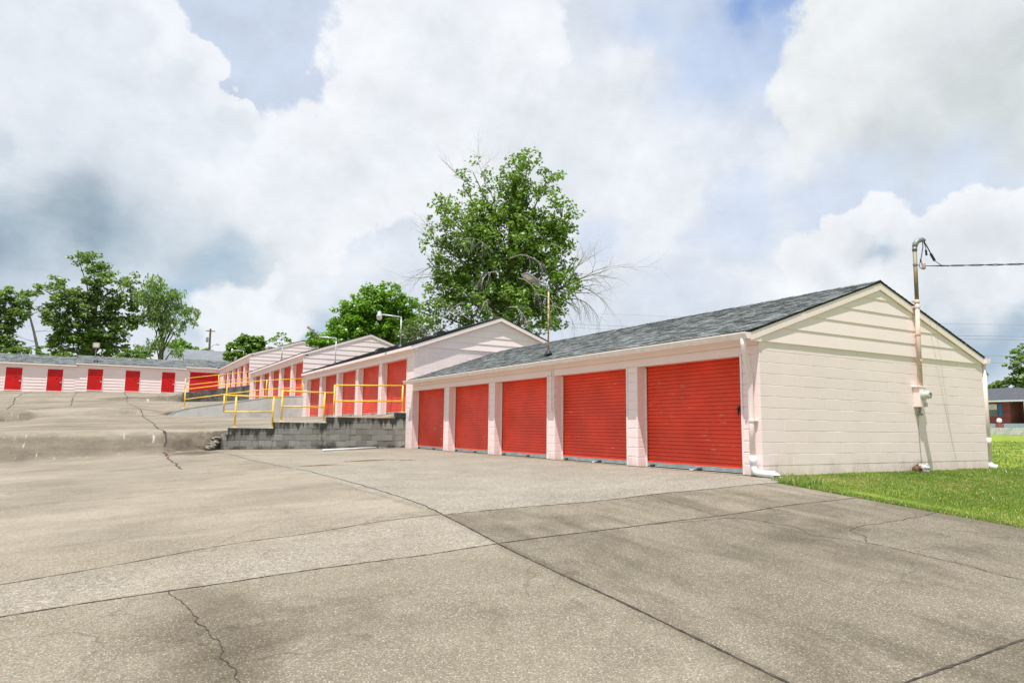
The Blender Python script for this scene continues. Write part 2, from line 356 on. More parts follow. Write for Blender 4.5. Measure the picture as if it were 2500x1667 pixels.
def mk_concrete_ground():
    m, t, b = newmat('driveway_concrete'); p = t.pos(); x, y, z = t.xyz(p)
    # which slab: exposed aggregate court by the doors, west drive, darker slab in front of the grass
    wob = t.m('MULTIPLY', t.m('SUBTRACT', t.noise(p, 5, 3), .5), .06)
    xe = t.m('ADD', x, wob)
    east = t.rng(xe, -6.44, -6.40, smooth=False); north = t.rng(t.m('ADD', y, wob), -.67, -.63, smooth=False)
    courtm = t.m('MULTIPLY', t.m('MULTIPLY', east, north), t.rng(y, 2.0, 12., 1, .35))
    south = t.rng(y, -.67, -.63, 1, 0, smooth=False)
    slab = t.m('MULTIPLY', east, south)
    yw = t.m('MULTIPLY_ADD', t.m('MINIMUM', t.m('ADD', x, 6.43), 0.), -.145, t.m('ADD', y, wob))
    strip = t.m('MULTIPLY', t.m('MULTIPLY', t.m('SUBTRACT', 1., east), t.rng(yw, -.67, -.63, 1, 0, smooth=False)), t.rng(y, -2.1, -2.06, smooth=False))
    big = t.noise(p, .35, 6, .6); mid = t.noise(p, 1.6, 6, .62); streak = t.noise(t.map(p, (.55, 1.9, 1), rot=(0, 0, .22)), 1.0, 6, .62)
    streak2 = t.noise(t.map(p, (3.4, .45, 1), rot=(0, 0, -.5)), 1.2, 6, .65)
    c = t.mix(t.rng(big, .3, .72), (.195, .168, .128), (.32, .28, .225))
    c = t.mix(t.rng(mid, .42, .75, 0, .4), c, (.18, .152, .115))
    c = t.mix(t.rng(streak, .45, .75, 0, .45), c, (.40, .35, .28))
    c = t.mix(t.rng(t.noise(t.map(p, (.5, .9, 1), rot=(0, 0, .5)), 1.3, 7, .68), .50, .70, 0, .5), c, (.15, .125, .092))
    # slab tones
    c = t.mix(t.m('MULTIPLY', courtm, .6), c, t.mix(t.rng(mid, .3, .7), (.20, .18, .15), (.31, .285, .25)))
    c = t.mix(t.m('MULTIPLY', strip, t.rng(mid, .3, .7, .1, .45)), c, (.25, .225, .19))
    st = t.rng(t.m('ADD', t.m('MULTIPLY', streak2, .55), t.m('MULTIPLY', t.noise(p, .55, 5, .6), .55)), .50, .66)
    c = t.mix(t.m('MULTIPLY', slab, t.m('MULTIPLY', st, .8)), c, (.092, .077, .055))
    c = t.mix(t.m('MULTIPLY', slab, .45), c, (.175, .150, .112))
    sw = t.rng(y, -3.2, -6.5); 
    st3 = t.rng(t.noise(p, .75, 5, .62), .47, .66)
    c = t.mix(t.m('MULTIPLY', t.m('MULTIPLY', st3, .75), t.rng(y, -2.0, -3.0)), c, (.13, .11, .08))
    c = t.mix(t.rng(y, -2.06, -2.10, 0, .5, smooth=False), c, (.155, .135, .10))
    # dirt and mildew on the steep ramps, with their slope shading painted in
    nz = t.xyz(t.n('NewGeometry').outputs['Normal'])[2]
    steep = t.m('MULTIPLY', t.rng(t.m('ADD', nz, t.m('MULTIPLY', t.m('SUBTRACT', t.noise(p, 1.3, 5), .5), .06)), .99, .90), t.rng(x, -8.45, -8.35, .72, 1.0, smooth=False))
    c = t.mix(t.m('MULTIPLY', steep, t.rng(t.noise(p, 1.6, 6, .65), .3, .7, .1, .75)), c, (.12, .10, .078))
    scr = t.noise(t.map(p, (9, .6, .6), rot=(0, 0, .25)), 1.2, 4, .6)
    c = t.mix(t.m('MULTIPLY', steep, t.m('MULTIPLY', t.rng(scr, .64, .72), t.m('MULTIPLY', t.rng(t.noise(p, 1.1, 2), .5, .6), .8))), c, (.5, .46, .40))
    band = t.noise(t.map(p, (.12, 1.1, 1)), 1.0, 5, .6)
    c = t.mix(t.m('MULTIPLY', t.rng(y, 16, 18), t.rng(band, .48, .68, 0, .6)), c, (.20, .17, .14))
    # grime against the foot of the building and wall
    c = t.mix(t.m('MULTIPLY', t.m('MULTIPLY', t.rng(x, -.9, -.1), t.rng(y, -.5, 0)), t.rng(mid, .3, .6, .1, .5)), c, (.30, .22, .15))
    # aggregate
    v1 = t.vor(p, 62); v1r = t.n('TexVoronoi'); t.l(p, v1r.inputs['Vector']); v1r.inputs['Scale'].default_value = 62
    rnd = t.xyz(v1r.outputs['Color'])[0]
    dens = t.m('ADD', t.m('MULTIPLY', courtm, .45), t.m('MULTIPLY', strip, .32))
    thr = t.m('SUBTRACT', .84, dens)
    chip = t.m('MULTIPLY', t.m('GREATER_THAN', t.m('ADD', rnd, t.m('MULTIPLY', t.m('SUBTRACT', mid, .5), .3)), thr), t.rng(v1, .42, .25))
    cl_ = t.noise(p, 19, 4, .75)
    c = t.mix(t.m('MULTIPLY', t.m('ADD', courtm, t.m('MULTIPLY', strip, t.rng(t.noise(p, 1.1, 4), .42, .6))), t.rng(cl_, .50, .64, 0, .5)), c, (.50, .48, .45))
    c = t.mix(t.m('MULTIPLY', t.m('ADD', courtm, t.m('MULTIPLY', strip, .8)), t.rng(t.noise(p, 24, 4, .75), .50, .62, 0, .65)), c, (.13, .11, .085))
    c = t.mix(t.m('MULTIPLY', chip, .52), c, t.mix(t.xyz(v1r.outputs['Color'])[1], (.52, .52, .51), (.74, .69, .61)))
    v2 = t.n('TexVoronoi'); t.l(p, v2.inputs['Vector']); v2.inputs['Scale'].default_value = 110
    r2 = t.xyz(v2.outputs['Color'])[0]
    c = t.mix(t.rng(r2, .6, .9, 0, .45), c, (.10, .085, .062)); c = t.mix(t.rng(r2, .35, .05, 0, .32), c, (.50, .45, .38))
    c = t.mix(t.rng(t.noise(p, 26, 4, .7), .50, .72, 0, .4), c, (.14, .115, .085))
    c = t.mix(1., c, (1., .985, .93), 'MULTIPLY')
    # broad stains soaked into everything: rubber, oil, mildew, run-off, plus shading painted on the ramp
    q1 = t.noise(t.map(p, (1.7, .5, 1), rot=(0, 0, -.62), loc=(3, 1, 0)), .95, 7, .6, .6)
    q2 = t.noise(t.map(p, (.8, .8, 1), loc=(7, 3, 0)), .8, 6, .6, .8)
    q = t.m('ADD', t.m('MULTIPLY', q1, .6), t.m('MULTIPLY', q2, .5))
    sE = t.rng(q, .48, .64)
    c = t.mix(t.m('MULTIPLY', slab, t.m('MULTIPLY', sE, .72)), c, (.60, .575, .54), 'MULTIPLY')
    sW = t.m('MULTIPLY', t.rng(t.noise(t.map(p, (1, 1, 1), loc=(2.2, 9, 0)), .62, 7, .62, .5), .45, .66), t.rng(y, -1.6, -3.0, .25, .9))
    c = t.mix(t.m('MULTIPLY', t.m('SUBTRACT', 1., slab), sW), c, (.60, .57, .52), 'MULTIPLY')
    hair = t.m('ABSOLUTE', t.m('SUBTRACT', t.noise(t.map(p, loc=(5, 2, 0)), .75, 5, .5, .3), .5))
    c = t.mix(t.m('MULTIPLY', t.rng(hair, .012, .0, 0, .5), t.rng(q2, .45, .6)), c, (.55, .52, .48), 'MULTIPLY')
    c = t.mix(t.m('MULTIPLY', steep, t.rng(t.noise(t.map(p, (.7, 2, 1)), 1.5, 6, .65), .25, .6, .45, 1)), c, (.55, .52, .48), 'MULTIPLY')  # slope shading of the ramp faces, multiplied into the colour
    c = t.mix(t.m('MULTIPLY', t.rng(nz, .985, .95), t.m('MULTIPLY', t.rng(t.noise(t.map(p, (7, .5, .5), rot=(0, 0, .3)), 1.3, 5, .65), .60, .68), t.m('MULTIPLY', t.rng(t.noise(p, .8, 2), .46, .56), .85))), c, (.50, .46, .40))
    up_ = t.rng(y, 17, 20)
    c = t.mix(t.m('MULTIPLY', up_, t.rng(t.noise(t.map(p, (.16, .9, 1), rot=(0, 0, .06)), 1., 6, .62), .48, .62, 0, .8)), c, (.62, .58, .53), 'MULTIPLY')
    for (sx_, sy_, wx, wy, am) in ((-9.25, -3.2, .5, 1.6, .55), (-7.5, 15.7, 1.1, 1.6, 1.0), (-6.44, -3, .10, 9, .35), (-3.0, -3.2, 1.1, .5, .5)):  # the ramp ellipse also paints in the darker shading near the wall
        d_ = t.m('SQRT', t.m('ADD', t.m('POWER', t.m('MULTIPLY', t.m('SUBTRACT', x, sx_), 1/wx), 2.), t.m('POWER', t.m('MULTIPLY', t.m('SUBTRACT', y, sy_), 1/wy), 2.)))
        d_ = t.m('ADD', d_, t.m('MULTIPLY', t.m('SUBTRACT', t.noise(p, 1.8, 5, .6), .5), 1.6))
        c = t.mix(t.rng(d_, 1.1, .2, 0, am), c, (.40, .37, .33) if sy_ > 10 else (.55, .52, .47), 'MULTIPLY')
    t.l(c, b.inputs['Base Color']); b.inputs['Roughness'].default_value = .9; b.inputs['Specular IOR Level'].default_value = .25
    t.bump(t.m('ADD', t.m('MULTIPLY', t.noise(p, 60, 5, .7), .7), t.m('MULTIPLY', chip, .3)), .5, .008, b)
    return m
M_conc = mk_concrete_ground()
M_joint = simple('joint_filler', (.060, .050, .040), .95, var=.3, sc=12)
M_crack_contact = simple('crack_dirt_contact_shade', (.10, .085, .066), .95, var=.35, sc=12)

def mk_grassground():
    m, t, b = newmat('lawn_soil'); p = t.pos()
    a = t.noise(p, 1.2, 6, .62); f = t.noise(p, 14, 6, .75); g = t.noise(t.map(p, (.35, .9, 1), rot=(0, 0, .5)), 1.4, 5, .6)
    c = t.mix(t.rng(a, .35, .68), (.17, .27, .025), (.36, .40, .07))
    c = t.mix(t.rng(g, .50, .74, 0, .55), c, (.38, .31, .11))
    c = t.mix(t.rng(f, .35, .7, 0, .55), c, (.05, .09, .012))
    t.l(c, b.inputs['Base Color']); b.inputs['Roughness'].default_value = .95; b.inputs['Specular IOR Level'].default_value = .1
    t.bump(f, 1., .05, b); return m
M_lawn = mk_grassground()

def mk_leaf(name, c0, c1, c2=None, trans=.35):
    m = bpy.data.materials.new(name); m.use_nodes = True; nt_ = m.node_tree; nt_.nodes.clear(); t = T(nt_)
    out = t.n('OutputMaterial'); d = t.n('BsdfDiffuse'); tr = t.n('BsdfTranslucent'); gl = t.n('BsdfGlossy'); mx = t.n('MixShader'); mx2 = t.n('MixShader')
    tn = t.attr('tint'); c = t.mix(t.rng(tn, 0, .92, smooth=False), c0, c1)
    if c2: c = t.mix(t.m('GREATER_THAN', tn, .93), c, c2)
    big = t.noise(t.pos(), .9, 3); c = t.mix(t.rng(big, .35, .7, 0, .3), c, tuple(x*.6 for x in c0))
    t.l(c, d.inputs[0]); t.l(t.mix(.35, c, (.55, .65, .10)), tr.inputs[0]); gl.inputs['Roughness'].default_value = .45; gl.inputs['Color'].default_value = (.8, .85, .8, 1)
    mx.inputs[0].default_value = trans; t.l(d.outputs[0], mx.inputs[1]); t.l(tr.outputs[0], mx.inputs[2])
    mx2.inputs[0].default_value = .06; t.l(mx.outputs[0], mx2.inputs[1]); t.l(gl.outputs[0], mx2.inputs[2]); t.l(mx2.outputs[0], out.inputs[0])
    return m
M_leaf_big = mk_leaf('maple_leaf', (.10, .22, .03), (.36, .54, .09), (.52, .50, .09))
M_leaf_bright = mk_leaf('bright_leaf', (.14, .32, .012), (.28, .55, .03))
M_leaf_dark = mk_leaf('dark_leaf', (.11, .21, .045), (.30, .44, .10))
M_leaf_olive = mk_leaf('olive_leaf', (.08, .12, .045), (.22, .29, .12))
M_leaf_mid = mk_leaf('mid_leaf', (.09, .20, .02), (.24, .42, .04))
M_bark = simple('bark', (.14, .12, .10), .95, var=.3, sc=8, bump=.5)
M_deadwood = simple('dead_wood', (.34, .31, .28), .9, var=.2, sc=4)
M_blade = mk_leaf('grass_blade', (.12, .23, .022), (.30, .42, .06), (.58, .47, .20), .3)
# ------------------------------------------------------------------ ground heights
import math
def sm(t):
    t=max(0.,min(1.,t)); return t*t*(3-2*t)
def lerp(pts,x):
    if x<=pts[0][0]: return pts[0][1]
    for (a,b),(c,d) in zip(pts,pts[1:]):
        if x<=c: return b+(d-b)*(x-a)/(c-a)
    return pts[-1][1]
def court(x,y):
    t=max(0.,min(1.,(y+.4)/17.2))
    s=.036+(.006-.036)*t
    z=s*min(max(x,-6.7),0.)
    if x<-6.7: z+=.058*(x+6.7)
    if y<-.4: z+=.082*(y+.4)
    return z
T2a=[(-30,.0),(-16,.36),(-12.7,.45),(-8.5,.53),(-7,.55),(-6.4,.6),(-4.9,.68),(-3.1,.9),(-.4,1.18),(0,1.3)]
T2b=[(-30,.5),(-15.5,.68),(-14,.82),(-12,1.12),(-8.4,1.22),(-7.1,1.27),(-4.2,1.24),(0,1.33)]
T3a=[(-30,1.0),(-16,1.25),(-14,1.35),(-11,1.55),(-9,1.66),(-7.3,1.42),(-6.4,1.6),(-4.2,1.98),(-2.1,2.35),(0,2.5)]
T3b=[(-30,1.5),(-16,2.15),(-12,2.35),(-9,2.45),(-4.9,2.58),(0,2.75)]
T4a=[(-30,1.9),(-16,2.5),(-12,2.65),(-9,2.85),(-7,3.0),(-4.9,3.27),(-.1,4.0),(0,4.05)]
T4b=[(-30,3.4),(-18.9,3.7),(-13,3.85),(-9,3.97),(-5.6,3.97),(-2.9,4.1),(0,4.1)]
def mix(a,b,t): return a+(b-a)*t
def cl(t): return max(0.,min(1.,t))
def paved(x,y):
    "height of the concrete west of the row of buildings"
    if y<25:
        lo=court(x,min(y,17)); hi=mix(lerp(T2a,x),lerp(T2b,x),cl((y-17)/16.7)); ys,x0,w=17.05,-6.6,1.05
    elif y<43:
        lo=mix(lerp(T2a,x),lerp(T2b,x),cl((y-17)/16.7)); hi=mix(lerp(T3a,x),lerp(T3b,x),cl((y-33.8)/18.6)); ys,x0,w=33.8,-7.1,1.0
    else:
        lo=mix(lerp(T3a,x),lerp(T3b,x),cl((y-33.8)/18.6)); hi=mix(lerp(T4a,x),lerp(T4b,x),cl((y-52.5)/18.9)); ys,x0,w=52.5,-4.95,1.0
    if y<25 and x>-8.4: w=.62
    if 25<y<43 and x<-13.3: w=.45
    h=.03+w*sm((x0-x)/.9)
    return mix(lo,hi,sm((y-(ys-h))/(2*h)))
def terrain(x,y):
    "grass and far ground"
    z=.075*y if y<0 else 0.
    if x>9: z+=.0105*(min(x,140)-9)
    r=lerp([(0,0),(8,.0),(20,1.0),(35,2.3),(55,3.6),(75,3.9)],y)
    return z+r*cl((28-x)/16)
rnd = random.Random(7)
XS = list(np.arange(-42, -16, 1.3))+list(np.arange(-16, -.52, .2))+[-.5, -.25, 0., .3]
YS = list(np.arange(-16, -7, .8))+list(np.arange(-7, -.7, .3))+[-.65]+list(np.arange(-.4, 14, .35))+list(np.arange(14, 17.0, .12))+[17.0, 17.02, 17.08, 17.14]+list(np.arange(17.5, 31.2, .6))+list(np.arange(31.4, 33.7, .15))+[33.76, 33.77, 33.83, 33.9]+list(np.arange(34.5, 50, .8))+list(np.arange(50.0, 52.4, .2))+[52.46, 52.47, 52.53, 52.6]+list(np.arange(53.4, 71.4, 1.0))+[71.6]
def wobble(x, y): return .006*sin(x*1.7+y*.9)+.008*sin(x*.6-y*.45+1)+.004*sin(x*3.1+y*2.3)
def gz(x, y): return paved(x, y)+wobble(x, y)*(1 if x < -.6 else max(0, -x/.6))
g = MB()
idx = {}
for j, y in enumerate(YS):
    for i, x in enumerate(XS):
        idx[i, j] = len(g.v); g.v.append((float(x), float(y), gz(x, y)))
for j in range(len(YS)-1):
    for i in range(len(XS)-1):
        if YS[j+1] <= -.64 and XS[i] >= -.51: continue
        g.f.append((idx[i, j], idx[i+1, j], idx[i+1, j+1], idx[i, j+1])); g.m.append(0); g.t.append(.5)
# slab edge against the lawn
edge = [(-.5, y) for y in YS if y <= -.64]
for (x0, y0), (x1, y1) in zip(edge, edge[1:]):
    g.quad((x0, y0, gz(x0, y0)), (x1, y1, gz(x1, y1)), (x1, y1, gz(x1, y1)-.2), (x0, y0, gz(x0, y0)-.2))
def strip(pts, w, mat, jag=.0, step=.06, lift=.004, taper=False):
    P = []
    for (a, b), (c, d) in zip(pts, pts[1:]):
        L = math.hypot(c-a, d-b); n = max(1, int(L/step))
        for k in range(n): P.append((a+(c-a)*k/n, b+(d-b)*k/n))
    P.append(pts[-1]); prev = None; off = 0
    for i, (x, y) in enumerate(P):
        a = P[max(0, i-1)]; b = P[min(len(P)-1, i+1)]; dx, dy = b[0]-a[0], b[1]-a[1]; L = math.hypot(dx, dy) or 1
        nx, ny = -dy/L, dx/L; off = off*.75+rnd.uniform(-1, 1)*jag
        ww = w*(rnd.uniform(.45, 1.25) if jag else rnd.uniform(.85, 1.1))
        if taper: ww *= max(.25, min(1, i/8., (len(P)-1-i)/8.))
        cx, cy = x+nx*off, y+ny*off
        cur = [(cx+nx*ww/2, cy+ny*ww/2), (cx-nx*ww/2, cy-ny*ww/2)]; cur = [(u, v, gz(u, v)+lift+(.045 if -9.2 < u < -8 and 15.2 < v < 17.3 else 0)) for u, v in cur]
        if prev: g.add([prev[0], cur[0], cur[1], prev[1]], ((0, 1, 2, 3),), m=mat)
        prev = cur
strip([(-6.5, -14), (-6.42, -3.9), (-6.44, -2.09), (-6.4, -.62)], .024, 1, .002)
strip([(-6.4, -.62), (-6.3, .52), (-6.21, 2.1), (-6.22, 4.3), (-6.29, 6.1), (-6.54, 9.5), (-6.77, 13.9), (-7.0, 15.6)], .022, 1, .012)
strip([(-6.39, -.64), (-.5, -.68)], .018, 1, .006)
strip([(-12.5, -1.5), (-10.63, -1.26), (-9.75, -1.1), (-8.66, -.83), (-7.31, -.66), (-6.43, -.62)], .012, 1, .004)
strip([(-14, -2.12), (-6.46, -2.09)], .015, 1, .004)
strip([(-6.46, -2.09), (-.5, -2.08)], .018, 1, .002)
strip([(-6.5, -5.9), (-.5, -5.9)], .026, 1, .004)
strip([(-14, -.35), (-10.76, -.08), (-9.74, 0.0), (-8.51, .12), (-6.82, .19)], .006, 2, .004)
strip([(-9.45, -2.08), (-9.42, -2.29), (-9.36, -2.5), (-9.32, -2.62), (-9.3, -2.74), (-9.31, -2.93), (-9.28, -3.06), (-9.22, -3.32), (-9.23, -3.64), (-9.21, -3.81), (-9.21, -4.4)], .009, 1, .014, .03)
strip([(-4.4, -2.1), (-3.17, -2.26), (-3.04, -2.59), (-2.97, -2.97), (-3.13, -3.32), (-2.91, -3.66), (-2.87, -3.96), (-2.84, -4.36), (-2.8, -4.76), (-2.86, -5.03), (-2.85, -5.9)], .012, 2, .016, .05)
strip([(-.5, -3.2), (-1.13, -3.31), (-1.66, -3.27), (-2.12, -3.25), (-2.5, -3.34), (-2.65, -3.59), (-2.86, -3.72)], .011, 2, .018, .05)
strip([(-3.16, -.68), (-3.24, -1.2), (-3.24, -1.86), (-3.3, -2.08)], .008, 2, .014, .05)
strip([(-8.41, 9.3), (-8.41, 11.6), (-8.36, 15.0), (-8.32, 17.04), (-8.34, 17.72), (-8.42, 19.5), (-8.35, 25.4), (-8.43, 31.8), (-8.43, 33.5), (-8.66, 38.3), (-8.88, 52.5), (-8.83, 71.3)], .05, 1, .03, .15)
strip([(-16.4, 71.2), (-16.4, 62.58), (-15.85, 52.1), (-14.65, 36.7)], .06, 1, .03, .3)
strip([(-12.75, 71.2), (-12.5, 55), (-11.95, 40.7)], .05, 1, .03, .3)
strip([(-30, 38), (-14.67, 36.6), (-13.6, 36.0), (-12.0, 41.6), (-10.2, 48)], .07, 2, .05, .3)
strip([(-30, 14.2), (-14, 14.3), (-8.4, 14.5), (-7.2, 15.5)], .02, 2, .02, .1)
strip([(-30, 15.4), (-12.5, 15.3), (-8.4, 15.5)], .012, 2, .015, .1)
strip([(-.03, -.02), (-.03, 16.2)], .05, 2, .006, .15)  # dark line along the building foot, painted in as contact shade
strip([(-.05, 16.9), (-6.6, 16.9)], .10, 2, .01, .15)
drv = g.obj('driveway', [M_conc, M_joint, M_crack_contact], smooth=True, recalc=False)
for p in drv.data.polygons:
    if p.material_index: p.use_smooth = False
tag(drv, None, None, kind='structure')

# lawn and far terrain, one sheet to the horizon
g = MB()
XT = [-1500, -700, -300, -150, -80, -60, -45]+list(np.arange(-40, -1, 3.))+list(np.arange(-.5, 16, .5))+list(np.arange(16, 50, 2.))+[55, 60, 70, 80, 90, 110, 150, 250, 500, 1000, 1800]
YT = [-1500, -600, -200, -80, -40, -25]+list(np.arange(-18, 12, .5))+list(np.arange(12, 80, 2.))+[85, 95, 110, 140, 200, 400, 900, 1800]
def tz(x, y):
    yy = max(-16, min(y, 90))
    if x < -.4:
        z = min(paved(x, max(-16, min(yy+k_, 71.5))) for k_ in (-2.3, -1.2, 0, 1.2, 2.3))-.35 if y < 71.5 else paved(x, 71.5)-.08+min(1, (y-71.5)/20)*.0
        return z
    if x < 7.7 and 0.1 < y < 71.4: return min(terrain(x, yy), min(paved(0, yy+k_) for k_ in (-2.3, 0, 2.3))-.35)
    z = terrain(min(x, 140), yy)
    if x <= 1.0 and yy < -.4: z = min(z, paved(-.5, yy)-.02) if x < 0 else mix(paved(-.5, yy)-.015, z, sm(x/1.2))
    return z+(.02*sin(x*1.3+y*.7)+.012*sin(x*2.9-y*2.1) if x > 0 and y < 40 and not (0 < x < 8 and y > -.3) else 0)-(.0)
for j, y in enumerate(YT):
    for i, x in enumerate(XT):
        g.v.append((float(x), float(y), tz(float(x), float(y))))
n = len(XT)
for j in range(len(YT)-1):
    for i in range(n-1):
        g.f.append((j*n+i, j*n+i+1, (j+1)*n+i+1, (j+1)*n+i)); g.m.append(0); g.t.append(.5)
tag(g.obj('lawn', M_lawn, smooth=True, recalc=False), None, None, kind='structure')

def fast_mesh(name, V, F4, tint, mat, parent=None):
    """V (n,3) float, F4 (m,4) int, tint (m,) float"""
    me = bpy.data.meshes.new(name); me.vertices.add(len(V)); me.vertices.foreach_set('co', np.asarray(V, np.float32).ravel())
    m_ = len(F4); me.loops.add(m_*4); me.loops.foreach_set('vertex_index', np.asarray(F4, np.int32).ravel())
    me.polygons.add(m_); me.polygons.foreach_set('loop_start', np.arange(0, m_*4, 4, dtype=np.int32))
    me.update(calc_edges=True)
    a = me.attributes.new('tint', 'FLOAT', 'FACE'); a.data.foreach_set('value', np.asarray(tint, np.float32))
    me.materials.append(mat); me.validate()
    o = bpy.data.objects.new(name, me); COL.objects.link(o)
    if parent is not None: o.parent = parent; o.matrix_parent_inverse = parent.matrix_world.inverted()
    return o
# grass blades on the near lawn
R = np.random.default_rng(3)
def blades(n, xr, yr, h, seed):
    R = np.random.default_rng(seed)
    x = R.uniform(*xr, n); y = R.uniform(*yr, n)
    d = np.sqrt((x+10)**2+(y+8.4)**2)
    keep = ((y < -.02) | (x > 7.55)) & ((x > -.46) | (y > -.62)) & ((x > .0) | (y < -.1)) & (R.random(n) < np.clip((14./d)**1.3, 0, 1)) & (~((x < .3) & (y > -.45)))
    x, y, d = x[keep], y[keep], d[keep]
    z = np.array([tz(a, b) for a, b in zip(x, y)])
    patch = .5+.5*np.sin(x*1.9+1.3*np.sin(y*1.4))*np.sin(y*2.3+1.1*np.sin(x*1.1+2))
    hh = h*R.uniform(.5, 1.3, len(x))*(.55+.6*patch)*np.clip(d/14, .9, 1.7); w = .0065*np.clip(d/12, 1, 3.5)*R.uniform(.7, 1.3, len(x))
    a = R.uniform(0, 2*pi, len(x)); lean = R.uniform(.1, .9, len(x)); b = R.uniform(0, 2*pi, len(x))
    ux, uy = np.cos(a)*w, np.sin(a)*w; lx, ly = np.cos(b)*lean*hh, np.sin(b)*lean*hh
    V = np.stack([np.stack([x-ux, y-uy, z-.01], 1), np.stack([x+ux, y+uy, z-.01], 1), np.stack([x+ux*.3+lx, y+uy*.3+ly, z+hh], 1), np.stack([x-ux*.3+lx, y-uy*.3+ly, z+hh], 1)], 1).reshape(-1, 3)
    F = np.arange(len(V)).reshape(-1, 4)
    p2 = .5+.5*np.sin(x*.8+2+1.7*np.sin(y*.7))*np.cos(y*1.3+1.5*np.sin(x*.6)); t = np.clip(R.normal(.38, .2, len(x))+.5*(patch-.5)+.35*(p2-.5), 0, .9); dry = R.random(len(x)) < (.10+.65*((1-patch)*p2)**1.5); t[dry] = .96
    return V, F, t
parts = [blades(210000, (-.5, 10), (-6.5, 0), .030, 1), blades(90000, (7.5, 40), (-6, 16), .040, 2), blades(1600, (-.45, .35), (-1.0, -.1), .10, 5), blades(5200, (-.47, -.36), (-6.5, -.65), .055, 6)]
V = np.concatenate([p[0] for p in parts]); T_ = np.concatenate([p[2] for p in parts]); F = np.arange(len(V)).reshape(-1, 4)
tag(fast_mesh('grass', V, F, T_, M_blade), 'short mown grass on the lawn beside the pink building', 'grass', kind='stuff')

# ------------------------------------------------------------------ the stepped row of storage buildings
BH = .2032
def roof_z(x, xe, ze, xr, zr, xe2): return ze+(zr-ze)*(x-xe)/(xr-xe) if x <= xr else zr-(zr-ze)*(x-xr)/(xe2-xr)
def shingles(mb, Y0, Y1, xa, za, xb, zb, seed, tab=.24, sag=0.):
    R_ = random.Random(seed); L = math.hypot(xb-xa, zb-za); n = int(L/.145); nx, nz = -(zb-za)/L, (xb-xa)/L
    if nz < 0: nx, nz = -nx, -nz
    for k in range(n+1):
        s0, s1 = k*.145, min(L, (k+1)*.145)
        if s1-s0 < .01: continue
        def P(s, y, h): return (xa+(xb-xa)*s/L+nx*h, y, za+(zb-za)*s/L+nz*h-sag*sin(pi*(y-Y0)/(Y1-Y0)))
        y = Y0-R_.uniform(0, tab); ph = R_.random()
        while y < Y1:
            y2 = y+tab*R_.choice((.5, .8, 1, 1.3)); a, b = max(Y0, y), min(Y1, y2)
            if b-a > .005:
                h = .009+R_.choice((0, 0, .004, .005)); tn = R_.choice((.15, .3, .5, .6, .75, .95))
                mb.quad(P(s0, a, h), P(s0, b, h), P(s1+.004, b, .003), P(s1+.004, a, .003), tint=tn)
                mb.quad(P(s0, a, -.002), P(s0, b, -.002), P(s0, b, h), P(s0, a, h), tint=0)
            y = y2
def blocks(mb, x0, x1, y0, y1, z0, n, R_, first=.203, face='y', h=BH, gap=.005, b=.004, jit=.0015):
    """courses of block between x0..x1 facing -y (front face at y0)"""
    for k in range(n):
        x = x0-(first if k % 2 else 0)
        while x < x1-.01:
            a, c = max(x, x0), min(x+.4064, x1)
            if c-a > .03:
                j = R_.uniform(-jit, jit)
                mb.bbox(a+.0012, c-.0012, y0+j, y1, z0+k*h+gap*.5, z0+(k+1)*h-gap*.5, b=b, tint=R_.random())
            x += .4064
DOORS = []
def roll_door(parent, ya, yb, z0, z1, x=.255, kind=0, seed=0):
    R_ = random.Random(seed*7+1)
    mb = MB(); pitch = .0785; n = int(round((z1-z0-.1)/pitch)); pr = []
    base = z0+.095
    for k in range(n+1):
        for (dz, dx) in ((0, .014), (.006, .014), (.0075, -.024), (.022, -.018), (.038, -.013), (.043, -.008), (.048, -.012), (.0705, -.003), (.072, .014)):
            z = base+k*pitch+dz
            if z < z1+.05: pr.append((x+dx, z))
    mb.tint = (.9, .8, .75, .6, .7)[seed % 5]
    mb.loft([(a, b) for a, b in pr], 1, ya-.02, yb+.02)
    d = mb.obj('roll_door', M_red, parent, smooth=False)
    mb = MB(); mb.bbox(x-.028, x+.01, ya+.012, yb-.012, z0+.018, z0+.094, b=.004); mb.bbox(x-.036, x-.026, ya+.012, yb-.012, z0+.018, z0+.026, b=.002)
    mb.obj('bottom_bar', M_steel, d)
    w = yb-ya
    for fy in (.93, .45):
        mb = MB(); yy = ya+w*fy
        mb.prism([(x-.03, z0+.028), (x-.085, z0+.028), (x-.085, z0+.036), (x-.05, z0+.05), (x-.03, z0+.062)], 1, yy-.06, yy+.05)
        mb.tube([(x-.05, yy-.04, z0+.04), (x-.07, yy, z0+.06), (x-.05, yy+.04, z0+.04)], .006, 6)
        mb.obj('lift_handle', M_black, d)
    mb = MB(); lz = z0+1.2
    ya2 = ya+.22; mb.bbox(x-.046, x-.020, ya2+.02, ya2+.06, lz-.05, lz+.05, b=.004); mb.tube([(x-.05, ya2+.0, lz), (x-.05, ya2+.09, lz)], .008, 6); mb.bbox(x-.06, x-.04, ya2+.03, ya2+.05, lz-.12, lz-.01, b=.004)
    mb.obj('latch', M_black, d)
    if kind:
        mb = MB(); yy = ya+w*.5
        mb.tube([(x-.06, yy, z0+.03), (x-.09, yy+.01, z0+.012), (x-.10, yy+.05, z0+.008), (x-.075, yy+.08, z0+.02)], .008, 6)
        mb.obj('pull_strap', M_pvc, d)
    for (p, q_) in ((ya+.004, ya+.03), (yb-.034, yb-.004)):
        mb = MB(); mb.box(x-.021, x-.002, p, q_, z0+.01, z1-.002); mb.obj('dark_gap_guide', M_dark, d)  # dark guide strips, also blacking in the shaded gap beside the jamb
    mb = MB(); mb.box(x-.03, x+.03, ya+.005, yb-.005, z0+.001, z0+.017); mb.obj('rubber_seal', M_dark, d)
    DOORS.append(d); return d
